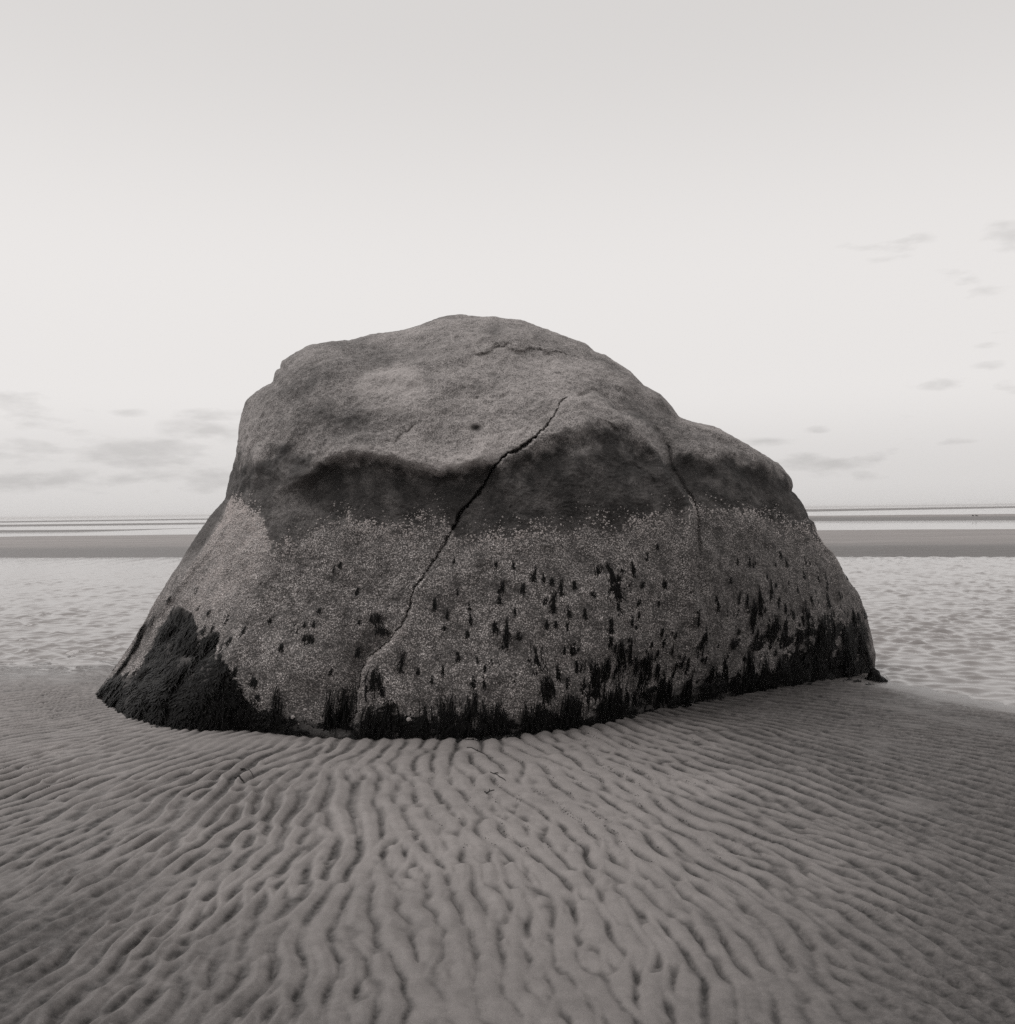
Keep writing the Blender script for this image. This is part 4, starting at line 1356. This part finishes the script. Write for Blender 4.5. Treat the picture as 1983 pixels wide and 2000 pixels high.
ribbon_on_sand('twig', [(958, 1509), (970, 1513), (988, 1526)], .0014, TWIG, 'thin dark twig lying across ripples, middle of the three by the centre', 'twig', 1, 9, 'twigs on the sand', .003)
ribbon_on_sand('twig', [(946, 1548), (955, 1546), (966, 1544)], .0013, TWIG, 'short thin twig on a sand ripple, nearest to the viewer', 'twig', 1, 10, 'twigs on the sand', .003)


def build_debris():
    """dark crumbs washed into the troughs"""
    rg = np.random.default_rng(31)
    K = 15000
    u = rg.normal(1130, 190, K); v = rg.uniform(1425, 1680, K)
    P = on_level(u, v, 0.0)
    x, y = P[:, 0], P[:, 1]
    r = bil(RIPC, x, y)
    keep = (r < -0.75) & (rg.random(K) < np.clip(1.2 - (v - 1440) / 260, .15, 1)) & (np.abs(u - 1100) < 480)
    x, y = x[keep], y[keep]
    n = len(x)
    z = sand_z(x, y)
    sz = 0.0016 + 0.003 * rg.random(n) ** 2
    tet = np.array([(1, 0, -.2), (-.5, .87, -.2), (-.5, -.87, -.2), (0, 0, .8)])
    rot = rg.random(n) * 6.28
    c, s_ = np.cos(rot), np.sin(rot)
    T = np.stack([tet[None, :, 0] * c[:, None] * 1.6 - tet[None, :, 1] * s_[:, None], tet[None, :, 0] * s_[:, None] * 1.6 + tet[None, :, 1] * c[:, None], np.repeat(tet[None, :, 2], n, 0)], -1)
    V = np.stack([x, y, z], -1)[:, None] + T * sz[:, None, None]
    f = np.array([(0, 1, 3), (1, 2, 3), (2, 0, 3), (0, 2, 1)])
    me = mesh_np('sand_debris', V.reshape(-1, 3), (np.arange(n)[:, None, None] * 4 + f[None]).reshape(-1, 3), False)
    tag(link('sand_debris', me, TWIG), 'dark crumbs of weed in the ripple troughs', kind='stuff')


build_debris()


# ------------------------------------------------------------------ two birds on the far bar
def bird(u, v, facing, label):
    p = on_level([u], [v], Z_WATER + 0.22)[0]
    e = bpy.data.objects.new('bird', None); COL.objects.link(e)
    e.location = Vector(p); e.rotation_euler = (0, 0, facing); e.scale = (.6, .6, .6)
    n = 14
    t = np.linspace(0, 1, n)
    rad = 0.13 * np.sin(np.pi * np.clip(t * .93 + .06, 0, 1)) ** .75 * (1 - .35 * t)
    th = np.linspace(0, 2 * math.pi, 12, endpoint=False)
    V = np.stack([np.repeat((t * .52 - .26)[:, None], 12, 1), rad[:, None] * np.cos(th)[None], .10 + .05 * (1 - t)[:, None] + rad[:, None] * np.sin(th)[None]], -1)
    link('body', mesh_np('body', V.reshape(-1, 3), grid_faces(n, 12, True)), FEATHER, e)
    h = link('head', lump_mesh('head', .07, .06, .06, 2.0, 12, 8, .02), FEATHER, e, (-.23, 0, .26))
    bk = mesh_np('beak', [(0, .012, 0), (0, -.012, 0), (0, 0, .02), (-.09, 0, 0)], np.array([(0, 1, 3), (1, 2, 3), (2, 0, 3)]), False)
    link('beak', bk, TWIG, h, (-.06, 0, 0))
    for s_ in (-1, 1):
        lg = lump_mesh('leg', .012, .012, .05, 3.0, 8, 6, .02)
        link('leg', lg, TWIG, e, (0, s_ * .05, .03))
    tag(e, label, 'bird', 'birds on the far sandbar')


bird(1901.5, 1008.4, .3, 'small dark bird resting on the far right sandbar, left one of two')
bird(1908.5, 1008.4, -.2, 'small dark bird resting on the far right sandbar, right one of two')


# ------------------------------------------------------------------ thin sea haze
def build_haze():
    x, y0, y1, z0, z1 = 9400.0, -9400.0, 9400.0, -2.0, 3.9
    V = [(-x, y0, z0), (x, y0, z0), (x, y1, z0), (-x, y1, z0), (-x, y0, z1), (x, y0, z1), (x, y1, z1), (-x, y1, z1)]
    F = [(0, 3, 2, 1), (4, 5, 6, 7), (0, 1, 5, 4), (1, 2, 6, 5), (2, 3, 7, 6), (3, 0, 4, 7)]
    mt = bpy.data.materials.new('sea_haze'); mt.use_nodes = True
    mt.node_tree.nodes.clear()
    vol = mt.node_tree.nodes.new('ShaderNodeVolumePrincipled')
    vol.inputs['Density'].default_value = HAZE_DENSITY
    vol.inputs['Color'].default_value = (0.97, 0.95, 0.94, 1)
    vol.inputs['Anisotropy'].default_value = 0.2
    ou = mt.node_tree.nodes.new('ShaderNodeOutputMaterial')
    mt.node_tree.links.new(vol.outputs[0], ou.inputs['Volume'])
    tag(link('haze', mesh_np('haze', V, np.array(F), False), mt), kind='stuff')


HAZE_DENSITY = 0.00025
build_haze()
